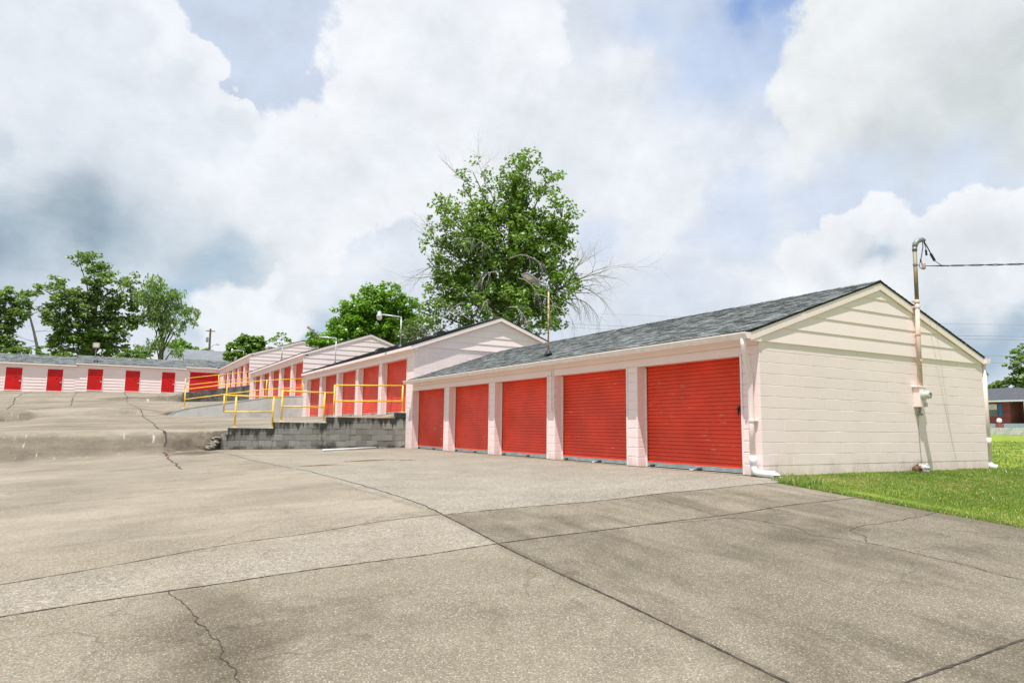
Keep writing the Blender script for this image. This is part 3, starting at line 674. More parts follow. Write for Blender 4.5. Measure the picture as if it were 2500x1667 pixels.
def row_building(name, label, Y0, Y1, Zf, zop, opens, xe, ze, xr, zr, xe2, rake, zsid, nblk, lap, first=False, zblk0=None, seed=1, base=-.3):
    R_ = random.Random(seed); W = xe2-.05
    th = thing(name, (W/2, (Y0+Y1)/2, Zf), label, 'storage building', 'stepped row of pink storage buildings')
    slope = (zr-ze)/(xr-xe)
    zw = lambda x: roof_z(x, xe, ze, xr, zr, xe2)-.055
    # walls
    w = MB()
    w.box(.30, W-.01, Y0+.014, Y1, base, zsid+.02, tint=.5)
    zb = Zf if zblk0 is None else zblk0
    if nblk: blocks(w, 0, W, Y0, Y0+.19, zb, nblk, R_, b=(.0015, .004, .007), gap=.002, jit=.0010)
    if first: w.box(0.004, W-.004, Y0+.003, Y0+.18, -.35, zb, tint=.5); w.box(.006, W-.006, Y0+.007, Y0+.18, zb, zsid, tint=.5)
    ys = Y0+.195 if nblk else Y0
    pil = []; cur = ys
    for (a, b) in opens: pil.append((cur, a)); cur = b
    pil.append((cur, Y1))
    for (a, b) in pil:
        if b-a < .05: continue
        z = Zf; k = 0
        if base < Zf-.01: w.box(.004, .299, a+.004, b-.004, base if a > Y0+1 or not first else -.3, Zf, tint=.5)
        while z < zop-.01:
            z2 = min(z+BH, zop)
            w.bbox(.0, .299, a, b, z+.006, z2-.006, b=(.006, .004, .008), tint=R_.random())
            z = z2; k += 1
        w.box(.013, .299, a+.004, b-.004, Zf, zop, tint=.5)
    w.box(.302, W-.012, Y1-.1, Y1-.002, zsid, zsid+.05, tint=.5)
    w.obj('wall', M_block, th)
    # header over the doors, with its lap boards and the thin frame round each opening
    h = MB()
    h.box(-.004, .299, Y0+.01, Y1, zop, ze-.03)
    h.bbox(-.020, -.004, Y0+.02, Y1, zop+.005, zop+.15, b=.004); h.bbox(-.034, -.004, Y0+.02, Y1, zop+.158, ze-.05, b=.003)
    h.obj('header', M_board, th)
    f = MB()
    for (a, b) in opens:
        f.bbox(-.030, .0, a-.045, b+.045, zop-.012, zop+.022, b=.003)
        for (p, q) in ((a-.045, a-.002), (b+.002, b+.045)): f.bbox(-.016, -.001, p, q, Zf+.01, zop+.004, b=.002)
        f.bbox(.205, .232, b-.03, b-.001, Zf+.005, zop-.03, b=.002); f.bbox(.205, .232, a+.001, a+.03, Zf+.005, zop-.03, b=.002)
    f.obj('door_frame', M_trim, th)
    # gable siding: lapped boards, each one out at its foot
    s = MB(); z = zsid
    xl0, xr0 = (xe+.03, xe2-.02)
    while z < zr-.12:
        z2 = min(z+lap, zr-.075)
        pts = []
        for zz in (z, z2):
            xa = xr-(zr-.07-zz)/slope; xb = xr+(zr-.07-zz)/((zr-ze)/(xe2-xr)); pts.append((max(xa, xl0), min(xb, xr0)))
        (a, b), (c, d) = pts; lim = ze-.07
        yb_, yt = (Y0-.023, Y0-.010) if first else (Y0-.034, Y0-.012)
        if a <= xl0+1e-6 and z < lim < z2:
            pass
        V = [(a, yb_, z), (b, yb_, z), (d, yt, z2), (c, yt, z2), (a, Y0+.01, z), (b, Y0+.01, z), (a, yb_, z+.006)]
        if a == xl0 and c > a:      # boards at the eaves follow the roof line
            zc = zr-.07-(xr-a)*slope; t_ = (zc-z)/max(1e-6, z2-z)
            V[3] = (c, yt, z2)
            s.add([(a, yb_, z), (b, yb_, z), (b, yb_+(yt-yb_)*max(0, t_), max(z, zc)), (d, yt, z2), (c, yt, z2), (a, yb_+(yt-yb_)*max(0, t_), max(z, zc))], ((0, 1, 2, 3, 4, 5),))
        else: s.add([(a, yb_, z), (b, yb_, z), (d, yt, z2), (c, yt, z2)], ((0, 1, 2, 3),))
        s.quad((a, yb_, z), (b, yb_, z), (b, Y0+.012, z), (a, Y0+.012, z))
        z = z2
    # backing of the gable, and the far gable
    tri = [(.303, ze-.08), (.303, zsid+.021), (W, zsid+.021), (W, ze-.08), (xr, zr-.09)]
    s.prism([(a, b) for a, b in tri], 1, Y0+.02, Y1-.02)
    s.obj('gable_siding', M_board, th)
    # roof
    r = MB(); ya, yb = Y0-rake, Y1-(.0 if not first else -.02)
    shingles(r, ya-.012, yb, xe, ze, xr, zr, seed); shingles(r, ya-.012, yb, xe2, ze, xr, zr, seed+50)
    und = [(xe+.01, ze-.012), (xr, zr-.012), (xe2-.01, ze-.012), (xe2-.01, ze-.035), (xr, zr-.035), (xe+.01, ze-.035)]
    r.prism(und, 1, ya, yb, tint=.1)
    for k in range(int((yb-ya)/.3)):
        y = ya+k*.3; c_ = R_.random(); r.quad((xr-.13, y, zr-.13*slope+.02), (xr-.13, y+.3, zr-.13*slope+.014), (xr, y+.3, zr+.022), (xr, y, zr+.028), tint=c_); r.quad((xr, y, zr+.028), (xr, y+.3, zr+.022), (xr+.13, y+.3, zr-.13*slope+.014), (xr+.13, y, zr-.13*slope+.02), tint=c_)
    rf = r.obj('roof', M_shingle, th)
    # rake boards and fascia
    f = MB()
    wd = .15 if not first else .145
    yo = ya+.006
    for (x0, x1) in ((xe+.012, xr), (xr, xe2-.012)):
        za_, zb_ = roof_z(x0, xe, ze, xr, zr, xe2)-.036, roof_z(x1, xe, ze, xr, zr, xe2)-.036
        f.prism([(x0, za_), (x1, zb_), (x1, zb_-wd), (x0, za_-wd)], 1, yo, yo+.022)
        f.prism([(x0, za_-.001), (x1, zb_-.001), (x1, zb_-.045), (x0, za_-.045)], 1, yo+.023, Y0-.002)
    f.prism([(xe+.014, ze-.04), (xe+.014, ze-.18), (xe+.30, ze-.18), (xe+.30, ze-.04+.28*slope)], 1, yo+.024, Y0-.04)
    fz = ze-.16 if not first else ze-.15
    f.bbox(xe+.0, xe+.02, ya+.002, yb, fz, ze-.04, b=.002)
    f.bbox(xe2-.03, xe2-.01, ya+.002, yb, fz, ze-.04, b=.002)
    f.box(xe+.021, -.03, ya+.03, yb, fz+.004, fz+.02); f.box(W, xe2-.031, ya+.03, yb, fz+.004, fz+.02)
    f.obj('fascia', M_board, th)
    for i, (a, b) in enumerate(opens): roll_door(th, a, b, Zf, zop, kind=1 if (first and i < 2) else 0, seed=i+seed)
    return th, rf

op1 = [(.4378+3.2442*k, .4378+3.2442*k+2.858) for k in range(5)]
B1, roof1 = row_building('storage_building', 'pink storage building nearest the camera, with white gutter and power meter on its gable wall', 0, 16.27, 0, 2.1676, op1, -.27, 2.555, 3.68, 3.90, 7.60, .055, 2.392, 11, .281, True, zblk0=.187, seed=1)
op2 = [(17.01+3.243*k, 17.01+3.243*k+2.858) for k in range(5)]
B2, _ = row_building('storage_building', 'second pink storage building up the slope, its gable half in shade behind the nearest roof', 16.28, 33.48, 1.3, 3.49, op2, -.22, 3.90, 3.72, 5.33, 7.65, .15, 3.87, 13, .28, zblk0=3.87-13*BH, seed=2)
op3 = [(33.82+3.495*k, 33.82+3.495*k+3.0) for k in range(5)]
B3, _ = row_building('storage_building', 'third pink storage building up the slope, behind the smooth grey concrete wall', 33.49, 52.18, 2.56, 4.70, op3, -.18, 5.16, 3.96, 6.60, 8.1, .07, 3.3, 0, .31, seed=3)
op4 = [(52.68+3.26*k, 52.68+3.26*k+2.8) for k in range(5)]
B4, _ = row_building('storage_building', 'fourth and farthest pink storage building of the row, behind the dark block wall', 52.19, 71.5, 4.05, 6.1, op4, -.2, 6.74, 4.11, 8.13, 8.4, .07, 5.0, 0, .31, seed=4)

# corner column that carries the second building down to the lower court
c = MB(); R_ = random.Random(5); z = -.1
while z < 1.3:
    z2 = min(z+BH, 1.3); c.bbox(-.002, .299, 16.285, 17.0, z+.005, z2-.005, b=.006, tint=R_.random()); z = z2
c.box(.012, .298, 16.29, 16.99, -.3, 1.3)
c.obj('corner_column', M_block, B2)

# gutters and downspouts of the nearest building
g = MB()
for (x0, sx, ya, yb) in ((-.27, -1, -.05, 16.42), (7.585, 1, -.12, 16.25)):
    pr = [(x0, 2.515), (x0, 2.405), (x0+sx*.075, 2.405), (x0+sx*.088, 2.43), (x0+sx*.112, 2.468), (x0+sx*.125, 2.50), (x0+sx*.125, 2.522), (x0+sx*.108, 2.522), (x0+sx*.108, 2.503), (x0+sx*.094, 2.468), (x0+sx*.072, 2.418), (x0+sx*.012, 2.418), (x0+sx*.012, 2.515)]
    g = MB(); g.prism(pr, 1, ya, yb)
    g.prism([(x0, 2.515), (x0, 2.405), (x0+sx*.075, 2.405), (x0+sx*.112, 2.468), (x0+sx*.125, 2.515)], 1, ya-.004, ya+.004)
    g.obj('gutter', M_white, B1)
d = MB()
d.tube([(-.325, .06, 2.42), (-.32, .065, 2.30), (-.26, .09, 2.12), (-.12, .14, 1.80), (-.085, .15, 1.70), (-.085, .145, .9), (-.085, .135, .33)], .049, 14)
ds = d.obj('downspout', M_board, B1, smooth=True)
e = MB(); e.tube([(-.085, .135, .36), (-.085, .13, .19)], .062, 16); e.tube([(-.085, .13, .2), (-.085, .125, .13), (-.085, .09, .085), (-.085, .03, .065), (-.085, -.02, .06), (-.085, -.33, .052)], .058, 16, caps=False); e.tube([(-.085, -.29, .053), (-.085, -.345, .052)], .066, 16, caps=False); e.tube([(-.085, -.345, .052), (-.085, -.345, .052), (-.085, -.30, .053)], [.066, .052, .052], 16, caps=False)
e.obj('outlet_elbow', M_pvc, ds, smooth=True)
s = MB(); s.tube([(-.085, .143, .96), (-.085, .143, .99)], .060, 14); s.bbox(-.05, -.002, .06, .22, .965, .985, b=.002); s.obj('strap', M_white, ds)
d = MB(); d.tube([(7.65, .02, 2.41), (7.655, .03, 1.5), (7.64, .03, .10)], .06, 14); d.tube([(7.646, .03, .52), (7.646, .03, .70)], .066, 14)
ds = d.obj('downspout', M_board, B1, smooth=True)
e = MB(); e.tube([(7.64, .03, .12), (7.64, .0, .05), (7.66, -.12, .03)], .064, 12); e.obj('outlet_elbow', M_pvc, ds, smooth=True)
# conduits clipped to the third pillar
c = MB(); c.tube([(-.034, 6.70, 2.40), (-.034, 6.70, 1.36)], .014, 8); c.tube([(-.034, 6.70, 1.36), (-.034, 6.70, 1.28)], .022, 8)
c.tube([(-.034, 6.615, 2.40), (-.034, 6.61, 2.25), (-.034, 6.57, 2.1), (-.034, 6.57, 1.30), (-.034, 6.575, 1.22), (-.034, 6.60, 1.18), (-.034, 6.635, 1.18), (-.034, 6.66, 1.22), (-.034, 6.665, 1.30)], .013, 8)
for z in (2.1, 1.85, 1.6, 1.45): c.bbox(-.05, -.001, 6.53, 6.73, z, z+.018, b=.002)
c.obj('conduit', M_board, B1)
# black roof vents
for (x, y) in ((.9, 22.83), (1.8, 15.9+2.2)):
    z = roof_z(x, -.22, 3.90, 3.72, 5.33, 7.65)
    v = MB(); v.prism([(x-.2, z-.06), (x-.16, z+.12), (x+.05, z+.20), (x+.22, z+.17), (x+.22, z+.06)], 1, y-.2, y+.2)
    v.obj('roof_vent', M_black, B2)

# ------------------------------------------------------------------ building across the top of the slope
YB = 71.4
B5 = thing('storage_building', (-13, YB+3.5, 4), 'long pink lap-sided storage building with red walk doors across the top of the slope', 'storage building')
w = MB(); s = MB()
segs = [(-29, -13.05, 3.75, 6.30, 6.45, 7.52), (-13.05, -3.28, 3.9, 6.52, 6.67, 7.72), (-3.28, 8.5, 4.0, 6.70, 6.85, 7.92)]
for (xa, xb, zf, zs, ze, zr) in segs:
    w.box(xa, xb, YB+.03, YB+7, zf-.5, zs)
    z = zf-.3; k = 0
    if xa > -4:
        w.box(xa+.001, min(xb, -.02), YB, YB+.029, zf-.4, zs)
    else:
        while z < zs-.02:
            z2 = min(z+.29, zs); w.add([(xa, YB-.03, z), (xb, YB-.03, z), (xb, YB-.004, z2), (xa, YB-.004, z2), (xa, YB+.02, z), (xb, YB+.02, z)], ((0, 1, 2, 3), (0, 4, 5, 1))); z = z2
w.obj('wall', M_board, B5)
for i, (xa, xb, zf, zs, ze, zr) in enumerate(segs):
    r = MB(); ya = YB-.26
    i0 = len(r.v); shingles(r, xa-.05, xb+.02, ya, ze, YB+3.5, zr, 30+i, tab=.5); shingles(r, xa-.05, xb+.02, YB+7.2, ze, YB+3.5, zr, 40+i, tab=.5)
    r.prism([(ya+.01, ze-.01), (YB+3.5, zr-.01), (YB+7.2, ze-.01), (YB+7.2, ze-.04), (YB+3.5, zr-.04), (ya+.01, ze-.04)], 1, xa-.05, xb+.02, tint=.1)
    # shingles() runs along y: swap the axes
    r.v = [(v[1], v[0], v[2]) for v in r.v]
    r.obj('roof', M_shingle, B5)
    f = MB(); f.bbox(xa-.06, min(xb+.02, -.22), ya-.005, ya+.02, ze-.16, ze-.035, b=.003); f.box(xa, min(xb, -.2), ya+.021, YB-.03, ze-.15, ze-.13)
    f.prism([(YB+.0, ze-.16), (YB+3.5, zr-.05), (YB+7, ze-.16)], 0, xa-.03, xa-.005)
    f.obj('fascia', M_trim, B5)
for (xa, xb, z0, z1) in ((-24.9, -23.65, 3.75, 5.9), (-21.8, -20.55, 3.78, 5.92), (-18.62, -17.34, 3.82, 5.95), (-15.35, -14.1, 3.82, 5.95), (-12.05, -10.77, 4.02, 6.14), (-8.8, -7.52, 4.03, 6.14), (-5.52, -4.29, 4.03, 6.14)):
    d = MB(); d.bbox(xa, xb, YB-.055, YB+.01, z0+.03, z1, b=.004); do = d.obj('door', M_redflat, B5)
    d = MB(); d.box(xa-.05, xa, YB-.05, YB, z0, z1+.05); d.box(xb, xb+.05, YB-.05, YB, z0, z1+.05); d.box(xa, xb, YB-.05, YB, z1+.002, z1+.05); d.obj('door_frame', M_trim, B5)
    d = MB(); zh = z0+.88; d.bbox(xb-.16, xb-.06, YB-.075, YB-.056, zh-.05, zh+.05, b=.003); d.tube([(xb-.1, YB-.1, zh), (xb-.2, YB-.1, zh)], .016, 6); d.obj('handle', M_brass, do)
    d = MB(); xm = (xa*.35+xb*.65); d.bbox(xm-.10, xm+.07, YB-.062, YB-.056, z0+1.2, z0+1.28, b=.001); d.obj('number_plate', M_dark, do)
    d = MB(); d.bbox(xa-.03, xb+.03, YB-.12, YB-.02, z0-.03, z0+.028, b=.003); d.obj('door_sill', M_trim, B5)
d = MB(); x0, x1 = -2.9, -.10; pr = []
for k in range(27):
    for dz, dy in ((0, 0), (.02, -.010), (.055, -.010), (.07, 0)): pr.append((YB-.01+dy, 4.18+k*.0785+dz))
d.loft(pr, 0, x0, x1); do = d.obj('roll_door', M_redflat, B5)
d = MB(); d.bbox(x1-.6, x1-.42, YB-.03, YB-.022, 5.35, 5.43, b=.001); d.obj('number_plate', M_dark, do)
d = MB(); d.box(x0-.08, x0, YB-.03, YB, 4.0, 6.4); d.box(x0-.08, x1, YB-.03, YB, 6.31, 6.4); d.obj('door_frame', M_trim, B5)
fl = thing('floodlight', (-11.55, YB+1.2, 6.9), 'square floodlight on a short pole standing on the roof of the lap-sided building', 'floodlight')
p = MB(); p.tube([(-11.6, YB+.5, 6.85), (-11.55, YB+.5, 8.25)], .035, 8); p.obj('pole', M_galv, fl)
p = MB(); p.bbox(-11.85, -11.27, YB+.35, YB+.55, 8.30, 8.78, b=.02); hd = p.obj('lamp_housing', simple('flood_housing', (.55, .48, .46), .5), fl)
p = MB(); p.bbox(-11.78, -11.34, YB+.335, YB+.349, 8.36, 8.72, b=.004); p.obj('lens', simple('flood_lens', (.75, .68, .60), .2), hd)
p = MB(); p.tube([(-11.6, YB+.5, 6.85), (-11.6, YB+.5, 7.05)], [.14, .05], 8); p.bbox(-11.4, -11.33, YB+.1, YB+.5, 6.8, 7.1, b=.01); p.obj('flashing', M_black, fl)

# ------------------------------------------------------------------ retaining walls
def old_block_wall(name, label, steps, y0, y1, z0, h, seed, botz):
    R_ = random.Random(seed); w = MB(); bt = []
    for (xa, xb, top) in steps:
        pass
    nmax = max(int(round((t-z0)/h)) for _, _, t in steps)
    for k in range(nmax):
        x = steps[0][0]-(.2 if k % 2 else 0)
        while x < steps[-1][1]:
            for (xa, xb, top) in steps:
                a, c = max(x, xa), min(x+.4064, xb)
                if c-a > .02 and z0+(k+1)*h <= top+.03:
                    j = R_.uniform(-.006, .006); dx = .003
                    w.bbox(a+(dx if a > xa else 0), c-(dx if c < xb else 0), y0+j, y1, z0+k*h+.005, min(z0+(k+1)*h-.005, top), b=.007, tint=R_.random()**.7)
            x += .4064
    for (xa, xb, top) in steps:
        n_ = int(round((top-z0)/h)); w.box(xa+.01, xb-.01, y0+.014, y1-.01, z0-.3, z0+n_*h-.01, tint=.15)
    o = w.obj('masonry', M_oldblock)
    me = o.data; at = me.attributes.new('topd', 'FLOAT', 'POINT'); vals = []
    for v in me.vertices:
        t = .5
        for (xa, xb, top) in steps:
            if xa-.01 <= v.co.x <= xb+.01: t = max(0, top-v.co.z); break
        vals.append(t)
    at.data.foreach_set('value', vals)
    o.name = name; return tag(o, label, 'retaining wall')
old_block_wall('retaining_wall', 'stepped grey block retaining wall with black mildew streaks beside the nearest building', [(-6.62, -6.42, .485), (-6.42, -4.93, .70), (-4.93, -3.06, .915), (-3.06, -.42, 1.13), (-.42, -.012, 1.345)], 16.95, 17.15, -.16, .215, 3, 0)
w = MB(); top = [(-7.45, 1.10), (-7.3, 1.2), (-7.08, 1.34), (-6.83, 1.50), (-6.4, 1.66), (-5.5, 1.83), (-4.19, 2.04), (-3.0, 2.25), (-2.08, 2.41), (-1.2, 2.5), (-.004, 2.56)]
w.prism(top+[(-.004, .9), (-7.45, .9)], 1, 33.7, 33.88)
for (a, b), (c_, d_) in zip(top[2:], top[3:]): w.prism([(a, b-.004), (c_, d_-.004), (c_, d_+.022), (a, b+.022)], 1, 33.685, 33.9)
def mk_smooth():
    m, t, b = newmat('smooth_wall_concrete'); p = t.pos(); a = t.noise(p, 1.4, 6, .6, .6)
    c = t.mix(t.rng(a, .3, .7), (.50, .51, .48), (.62, .62, .58)); c = t.mix(t.rng(t.noise(t.map(p, (1, 1, .3)), 2.2, 6, .65), .5, .75, 0, .5), c, (.42, .38, .30))
    t.l(c, b.inputs['Base Color']); b.inputs['Roughness'].default_value = .85; t.bump(t.noise(p, 12, 5), .4, .02, b); return m
tag(w.obj('retaining_wall', mk_smooth()), 'smooth pale grey concrete retaining wall with a curved low end', 'retaining wall')
w = MB(); w.prism([(-5.02, 2.2), (-5.02, 3.30), (-4.91, 3.32), (-2.4, 3.73), (-.004, 4.10), (-.004, 2.2)], 1, 52.4, 52.6)
def mk_dw():
    m, t, b = newmat('dark_block_wall'); p = t.pos()
    bk = t.n('TexBrick'); t.l(t.map(p, (1, 1, 1), rot=(radians(90), 0, 0)), bk.inputs['Vector']); bk.inputs['Scale'].default_value = 1; bk.inputs['Brick Width'].default_value = .4064; bk.inputs['Row Height'].default_value = .2032; bk.inputs['Mortar Size'].default_value = .012
    a = t.noise(p, 1.6, 6, .65); c = t.mix(t.rng(a, .35, .68), (.06, .06, .052), (.20, .19, .165)); c = t.mix(t.m('MULTIPLY', bk.outputs['Fac'], .6), c, (.03, .03, .025))
    c = t.mix(t.rng(t.noise(t.map(p, (2, 2, .5)), 1, 5), .5, .7, 0, .6), c, (.24, .24, .21))
    t.l(c, b.inputs['Base Color']); b.inputs['Roughness'].default_value = .95; t.bump(t.m('SUBTRACT', 1., bk.outputs['Fac']), .8, .02, b); return m
tag(w.obj('retaining_wall', mk_dw()), 'dark weathered block retaining wall with sloping top, farthest up the slope', 'retaining wall')

# ------------------------------------------------------------------ yellow railings
M_yel = simple('yellow_rail_paint', (.92, .58, .07), .42, var=.10, sc=5)
def railing(y, label, posts, rails, plates=True):
    x0 = min(p[0] for p in posts); t = thing('railing', (x0, y, posts[0][1]), label, 'railing', 'yellow pipe railings on the retaining walls')
    for (x, za, zb) in posts:
        m = MB(); m.tube([(x, y, za-.05), (x, y, zb)], .032, 10); po = m.obj('post', M_yel, t, smooth=True)
        if plates: m = MB(); m.bbox(x-.11, x+.11, y-.075, y+.075, za-.004, za+.014, b=.004); m.obj('base_plate', M_pvc, po)
    for pts in rails:
        m = MB(); m.tube([(a, y, b) for a, b in pts], .027, 10); m.obj('rail', M_yel, t, smooth=True)
    return t
railing(17.05, 'yellow pipe railing stepping down along the stepped block wall, nearest the camera', [(-6.2, .70, 1.78), (-4.955, .70, 1.785), (-4.66, .915, 2.02), (-3.155, .915, 2.01), (-2.80, 1.13, 2.30), (-.135, 1.345, 2.39)],
        [[(-6.58, 1.80), (-4.66, 1.79)], [(-6.575, 1.235), (-4.96, 1.265)], [(-6.585, 1.80), (-6.575, 1.235)], [(-4.66, 2.02), (-2.80, 2.01)], [(-4.66, 1.475), (-3.155, 1.48)], [(-2.80, 2.30), (-.12, 2.39)], [(-2.80, 1.715), (-.135, 1.79)]])
railing(33.79, 'yellow pipe railing following the sloping top of the smooth grey wall', [(-6.4, 1.66, 2.73), (-4.26, 2.03, 3.10), (-2.11, 2.41, 3.43), (-.06, 2.56, 3.62)],
        [[(-6.4, 2.72), (-4.26, 3.09), (-2.11, 3.42), (-.06, 3.61)], [(-6.4, 2.17), (-4.26, 2.54), (-2.11, 2.89), (-.06, 3.07)]])
railing(52.5, 'yellow pipe railing on top of the dark block wall, farthest from the camera', [(-4.87, 3.32, 4.45), (-2.42, 3.72, 4.87), (-.07, 4.09, 5.26)],
        [[(-4.87, 4.45), (-2.42, 4.86), (-.07, 5.25)], [(-4.87, 3.90), (-2.42, 4.30), (-.07, 4.68)]], plates=False)
# ------------------------------------------------------------------ roof lamps
M_lens = simple('lamp_lens', (.72, .66, .52), .25)
M_head = simple('lamp_grey', (.30, .27, .28), .5)
M_silver = simple('silver_paint', (.62, .63, .66), .4, .3)
def led_lamp(y, zb, zt, arm, tilt, label, pole_mat, size=(.50, .30)):
    t = thing('roof_lamp', (.3, y, zb), label, 'lamp', 'lamps standing on the roofs')
    m = MB(); m.tube([(.3, y, zb), (.3, y, zt-.04)], .024, 10); m.obj('pole', pole_mat, t, smooth=True)
    m = MB(); m.tube([(.3, y, zt-.08), (.3, y, zt-.03), (.285, y, zt), (.25, y, zt+.012), (.3-arm, y, zt+.012)], .032, 10); m.tube([(.3, y, zt-.09), (.3, y, zt-.05)], .042, 10); m.obj('arm', M_galv if pole_mat is M_pipe else pole_mat, t, smooth=True)
    L, w = size; x0 = .3-arm
    Mx = Matrix.Translation((x0, y, zt+.02)) @ Matrix.Rotation(tilt, 4, 'Y')
    m = MB(); m.bbox(-L, -.05, -w/2, w/2, .0, .05, b=.015); m.bbox(-.14, .03, -.05, .05, -.03, .04, b=.01); m.xform(Mx); hd = m.obj('lamp_housing', M_head, t)
    m = MB(); m.bbox(-L+.03, -L*.52, -w/2+.03, w/2-.03, -.008, -.001, b=.003); m.xform(Mx); m.obj('lens', M_lens, hd)
    m = MB(); m.tube([(-.18, 0, .05), (-.18, 0, .10)], .03, 8); m.xform(Mx); m.obj('photocell', simple('photocell_blue', (.05, .25, .5), .4), hd)
    m = MB(); m.tube([(.3, y, zb-.03), (.3, y, zb+.06), (.3, y, zb+.13)], [.13, .085, .04], 10); m.prism([(.14, zb-.035), (.42, zb+.06), (.42, zb+.075), (.14, zb-.02)], 1, y-.13, y+.11); m.obj('flashing', M_black, t)
def dusk_lamp(y, zb, zt, arm, label, pole_mat):
    t = thing('roof_lamp', (.3, y, zb), label, 'lamp', 'lamps standing on the roofs')
    m = MB(); m.tube([(.3, y, zb), (.3, y, zt)], .032, 8); m.obj('pole', pole_mat, t, smooth=True)
    m = MB(); m.tube([(.3, y, zt-.05), (.3, y, zt), (.25, y, zt+.01), (.3-arm+.1, y, zt+.04)], .028, 8); m.obj('arm', M_silver, t, smooth=True)
    x = .3-arm; zc = zt+.03
    m = MB(); m.tube([(x, y, zc+.13), (x, y, zc+.12), (x, y, zc+.0), (x, y, zc-.05), (x, y, zc-.10)], [.03, .075, .08, .12, .125], 14); hd = m.obj('lamp_housing', M_silver, t, smooth=True)
    m = MB(); m.tube([(x, y, zc-.101), (x, y, zc-.20), (x, y, zc-.235)], [.115, .10, .03], 14); m.obj('lens', M_lens, hd, smooth=True)
    m = MB(); m.tube([(.3, y, zb-.03), (.3, y, zb+.06), (.3, y, zb+.13)], [.15, .09, .04], 8); m.obj('flashing', M_black, t)
led_lamp(7.35, 2.80, 4.69, .32, radians(24), 'rust-streaked roof lamp with flat head in front of the big tree, on the nearest building', M_pipe, (.54, .32))
dusk_lamp(18.6, 4.08, 5.33, .95, 'silver roof lamp with round glass bowl in front of the bright green tree', M_galv)
led_lamp(28.2, 4.08, 5.47, .98, radians(38), 'roof lamp with thin dark upturned head on a pinkish arm', M_silver, (.75, .3))
dusk_lamp(41.8, 5.32, 6.25, 1.05, 'round silver roof lamp seen against the pink gable of the fourth building', M_galv)
dusk_lamp(58.4, 6.9, 7.52, 1.0, 'small round silver roof lamp in front of the round dark green tree', M_galv)

# ------------------------------------------------------------------ service mast, meter and wire
t = thing('service_mast', (4.84, -.12, 1.3), 'pink and rusty electric service mast with weatherhead on the gable wall', 'service mast')
m = MB(); m.tube([(4.80, -.11, 1.76), (4.83, -.11, 2.8), (4.865, -.11, 3.62)], .046, 14); m.obj('lower_conduit', simple('conduit_pink', (.78, .57, .47), .6), t, smooth=True)
m = MB(); m.tube([(4.865, -.11, 3.6), (4.90, -.11, 4.74)], .041, 14)
def mk_mast():
    m_, t_, b = newmat('mast_patina'); p = t_.pos(); c = t_.mix(t_.rng(t_.noise(t_.map(p, (14, 14, .6)), 1, 5, .6), .38, .62), (.20, .26, .25), (.30, .22, .10))
    c = t_.mix(t_.rng(t_.noise(t_.map(p, (10, 10, 3)), 1, 4), .5, .65, 0, .7), c, (.30, .13, .05)); t_.l(c, b.inputs['Base Color']); b.inputs['Roughness'].default_value = .6; b.inputs['Metallic'].default_value = .2; return m_
m.obj('upper_pipe', mk_mast(), t, smooth=True)
m = MB(); m.tube([(4.90, -.11, 4.70), (4.90, -.11, 4.78)], .050, 14); m.tube([(4.90, -.11, 4.76), (4.92, -.12, 4.86), (4.98, -.14, 4.93), (5.10, -.18, 4.97), (5.17, -.20, 4.95)], [.048, .058, .06, .05, .02], 14); m.obj('weatherhead', simple('weatherhead_grey', (.27, .28, .28), .5, .3), t, smooth=True)
M_pinkc = simple('clamp_pink', (.82, .63, .54), .6)
for z in (3.56, 3.44): m = MB(); m.tube([(4.863, -.11, z), (4.863, -.11, z+.045)], .058, 14); m.bbox(4.76, 4.99, -.10, -.05, z+.005, z+.04, b=.003); m.obj('clamp', M_pinkc, t)
for z in (2.86, 2.30): m = MB(); m.tube([(4.83, -.11, z), (4.83, -.11, z+.035)], .056, 14); m.bbox(4.86, 4.92, -.10, -.001, z, z+.03, b=.002); m.obj('clamp', M_pinkc, t)
m = MB(); m.tube([(4.885, -.11, 4.375), (4.885, -.11, 4.41)], .048, 12); m.tube([(4.94, -.13, 4.39), (5.0, -.14, 4.39)], .012, 6)
m.tube([(5.0, -.14, 4.34), (5.0, -.14, 4.45), (5.06, -.15, 4.46), (5.12, -.16, 4.44)], .008, 6); m.tube([(5.0, -.14, 4.34), (5.07, -.15, 4.31), (5.12, -.16, 4.33)], .008, 6); m.obj('wire_bracket', M_galv, t)
m = MB(); m.tube([(5.11, -.16, 4.31), (5.11, -.16, 4.34), (5.11, -.16, 4.385), (5.11, -.16, 4.43), (5.11, -.16, 4.46)], [.03, .045, .03, .045, .03], 10); m.obj('insulator', simple('glazed_insulator', (.55, .40, .36), .2), t, smooth=True)
m = MB(); m.tube([(5.10, -.18, 4.92), (5.08, -.19, 4.80), (5.03, -.18, 4.62), (5.0, -.17, 4.5)], .010, 6); m.tube([(5.13, -.19, 4.93), (5.20, -.22, 4.80), (5.27, -.26, 4.62)], .012, 6); m.tube([(5.12, -.19, 4.92), (5.17, -.2, 4.8), (5.17, -.2, 4.72)], .008, 6); m.tube([(5.17, -.2, 4.74), (5.18, -.2, 4.62)], .022, 8); m.tube([(5.25, -.25, 4.66), (5.32, -.29, 4.50)], .028, 8); m.tube([(5.0, -.17, 4.52), (4.995, -.17, 4.44)], .016, 8)
m.obj('drip_loop', M_black, t)
m = MB(); m.bbox(4.69, 4.93, -.145, -.001, 1.33, 1.74, b=.008); m.bbox(4.66, 4.96, -.155, -.001, 1.742, 1.765, b=.004); bx = m.obj('meter_box', M_board, t)
M_meter = simple('meter_glass', (.60, .63, .58), .25, .1)
m = MB(); m.tube([(4.81, -.146, 1.58), (4.81, -.17, 1.58)], .105, 20); m.tube([(4.81, -.171, 1.58), (4.81, -.29, 1.58), (4.81, -.30, 1.58)], [.085, .08, .07], 20); m.obj('meter', M_meter, bx)
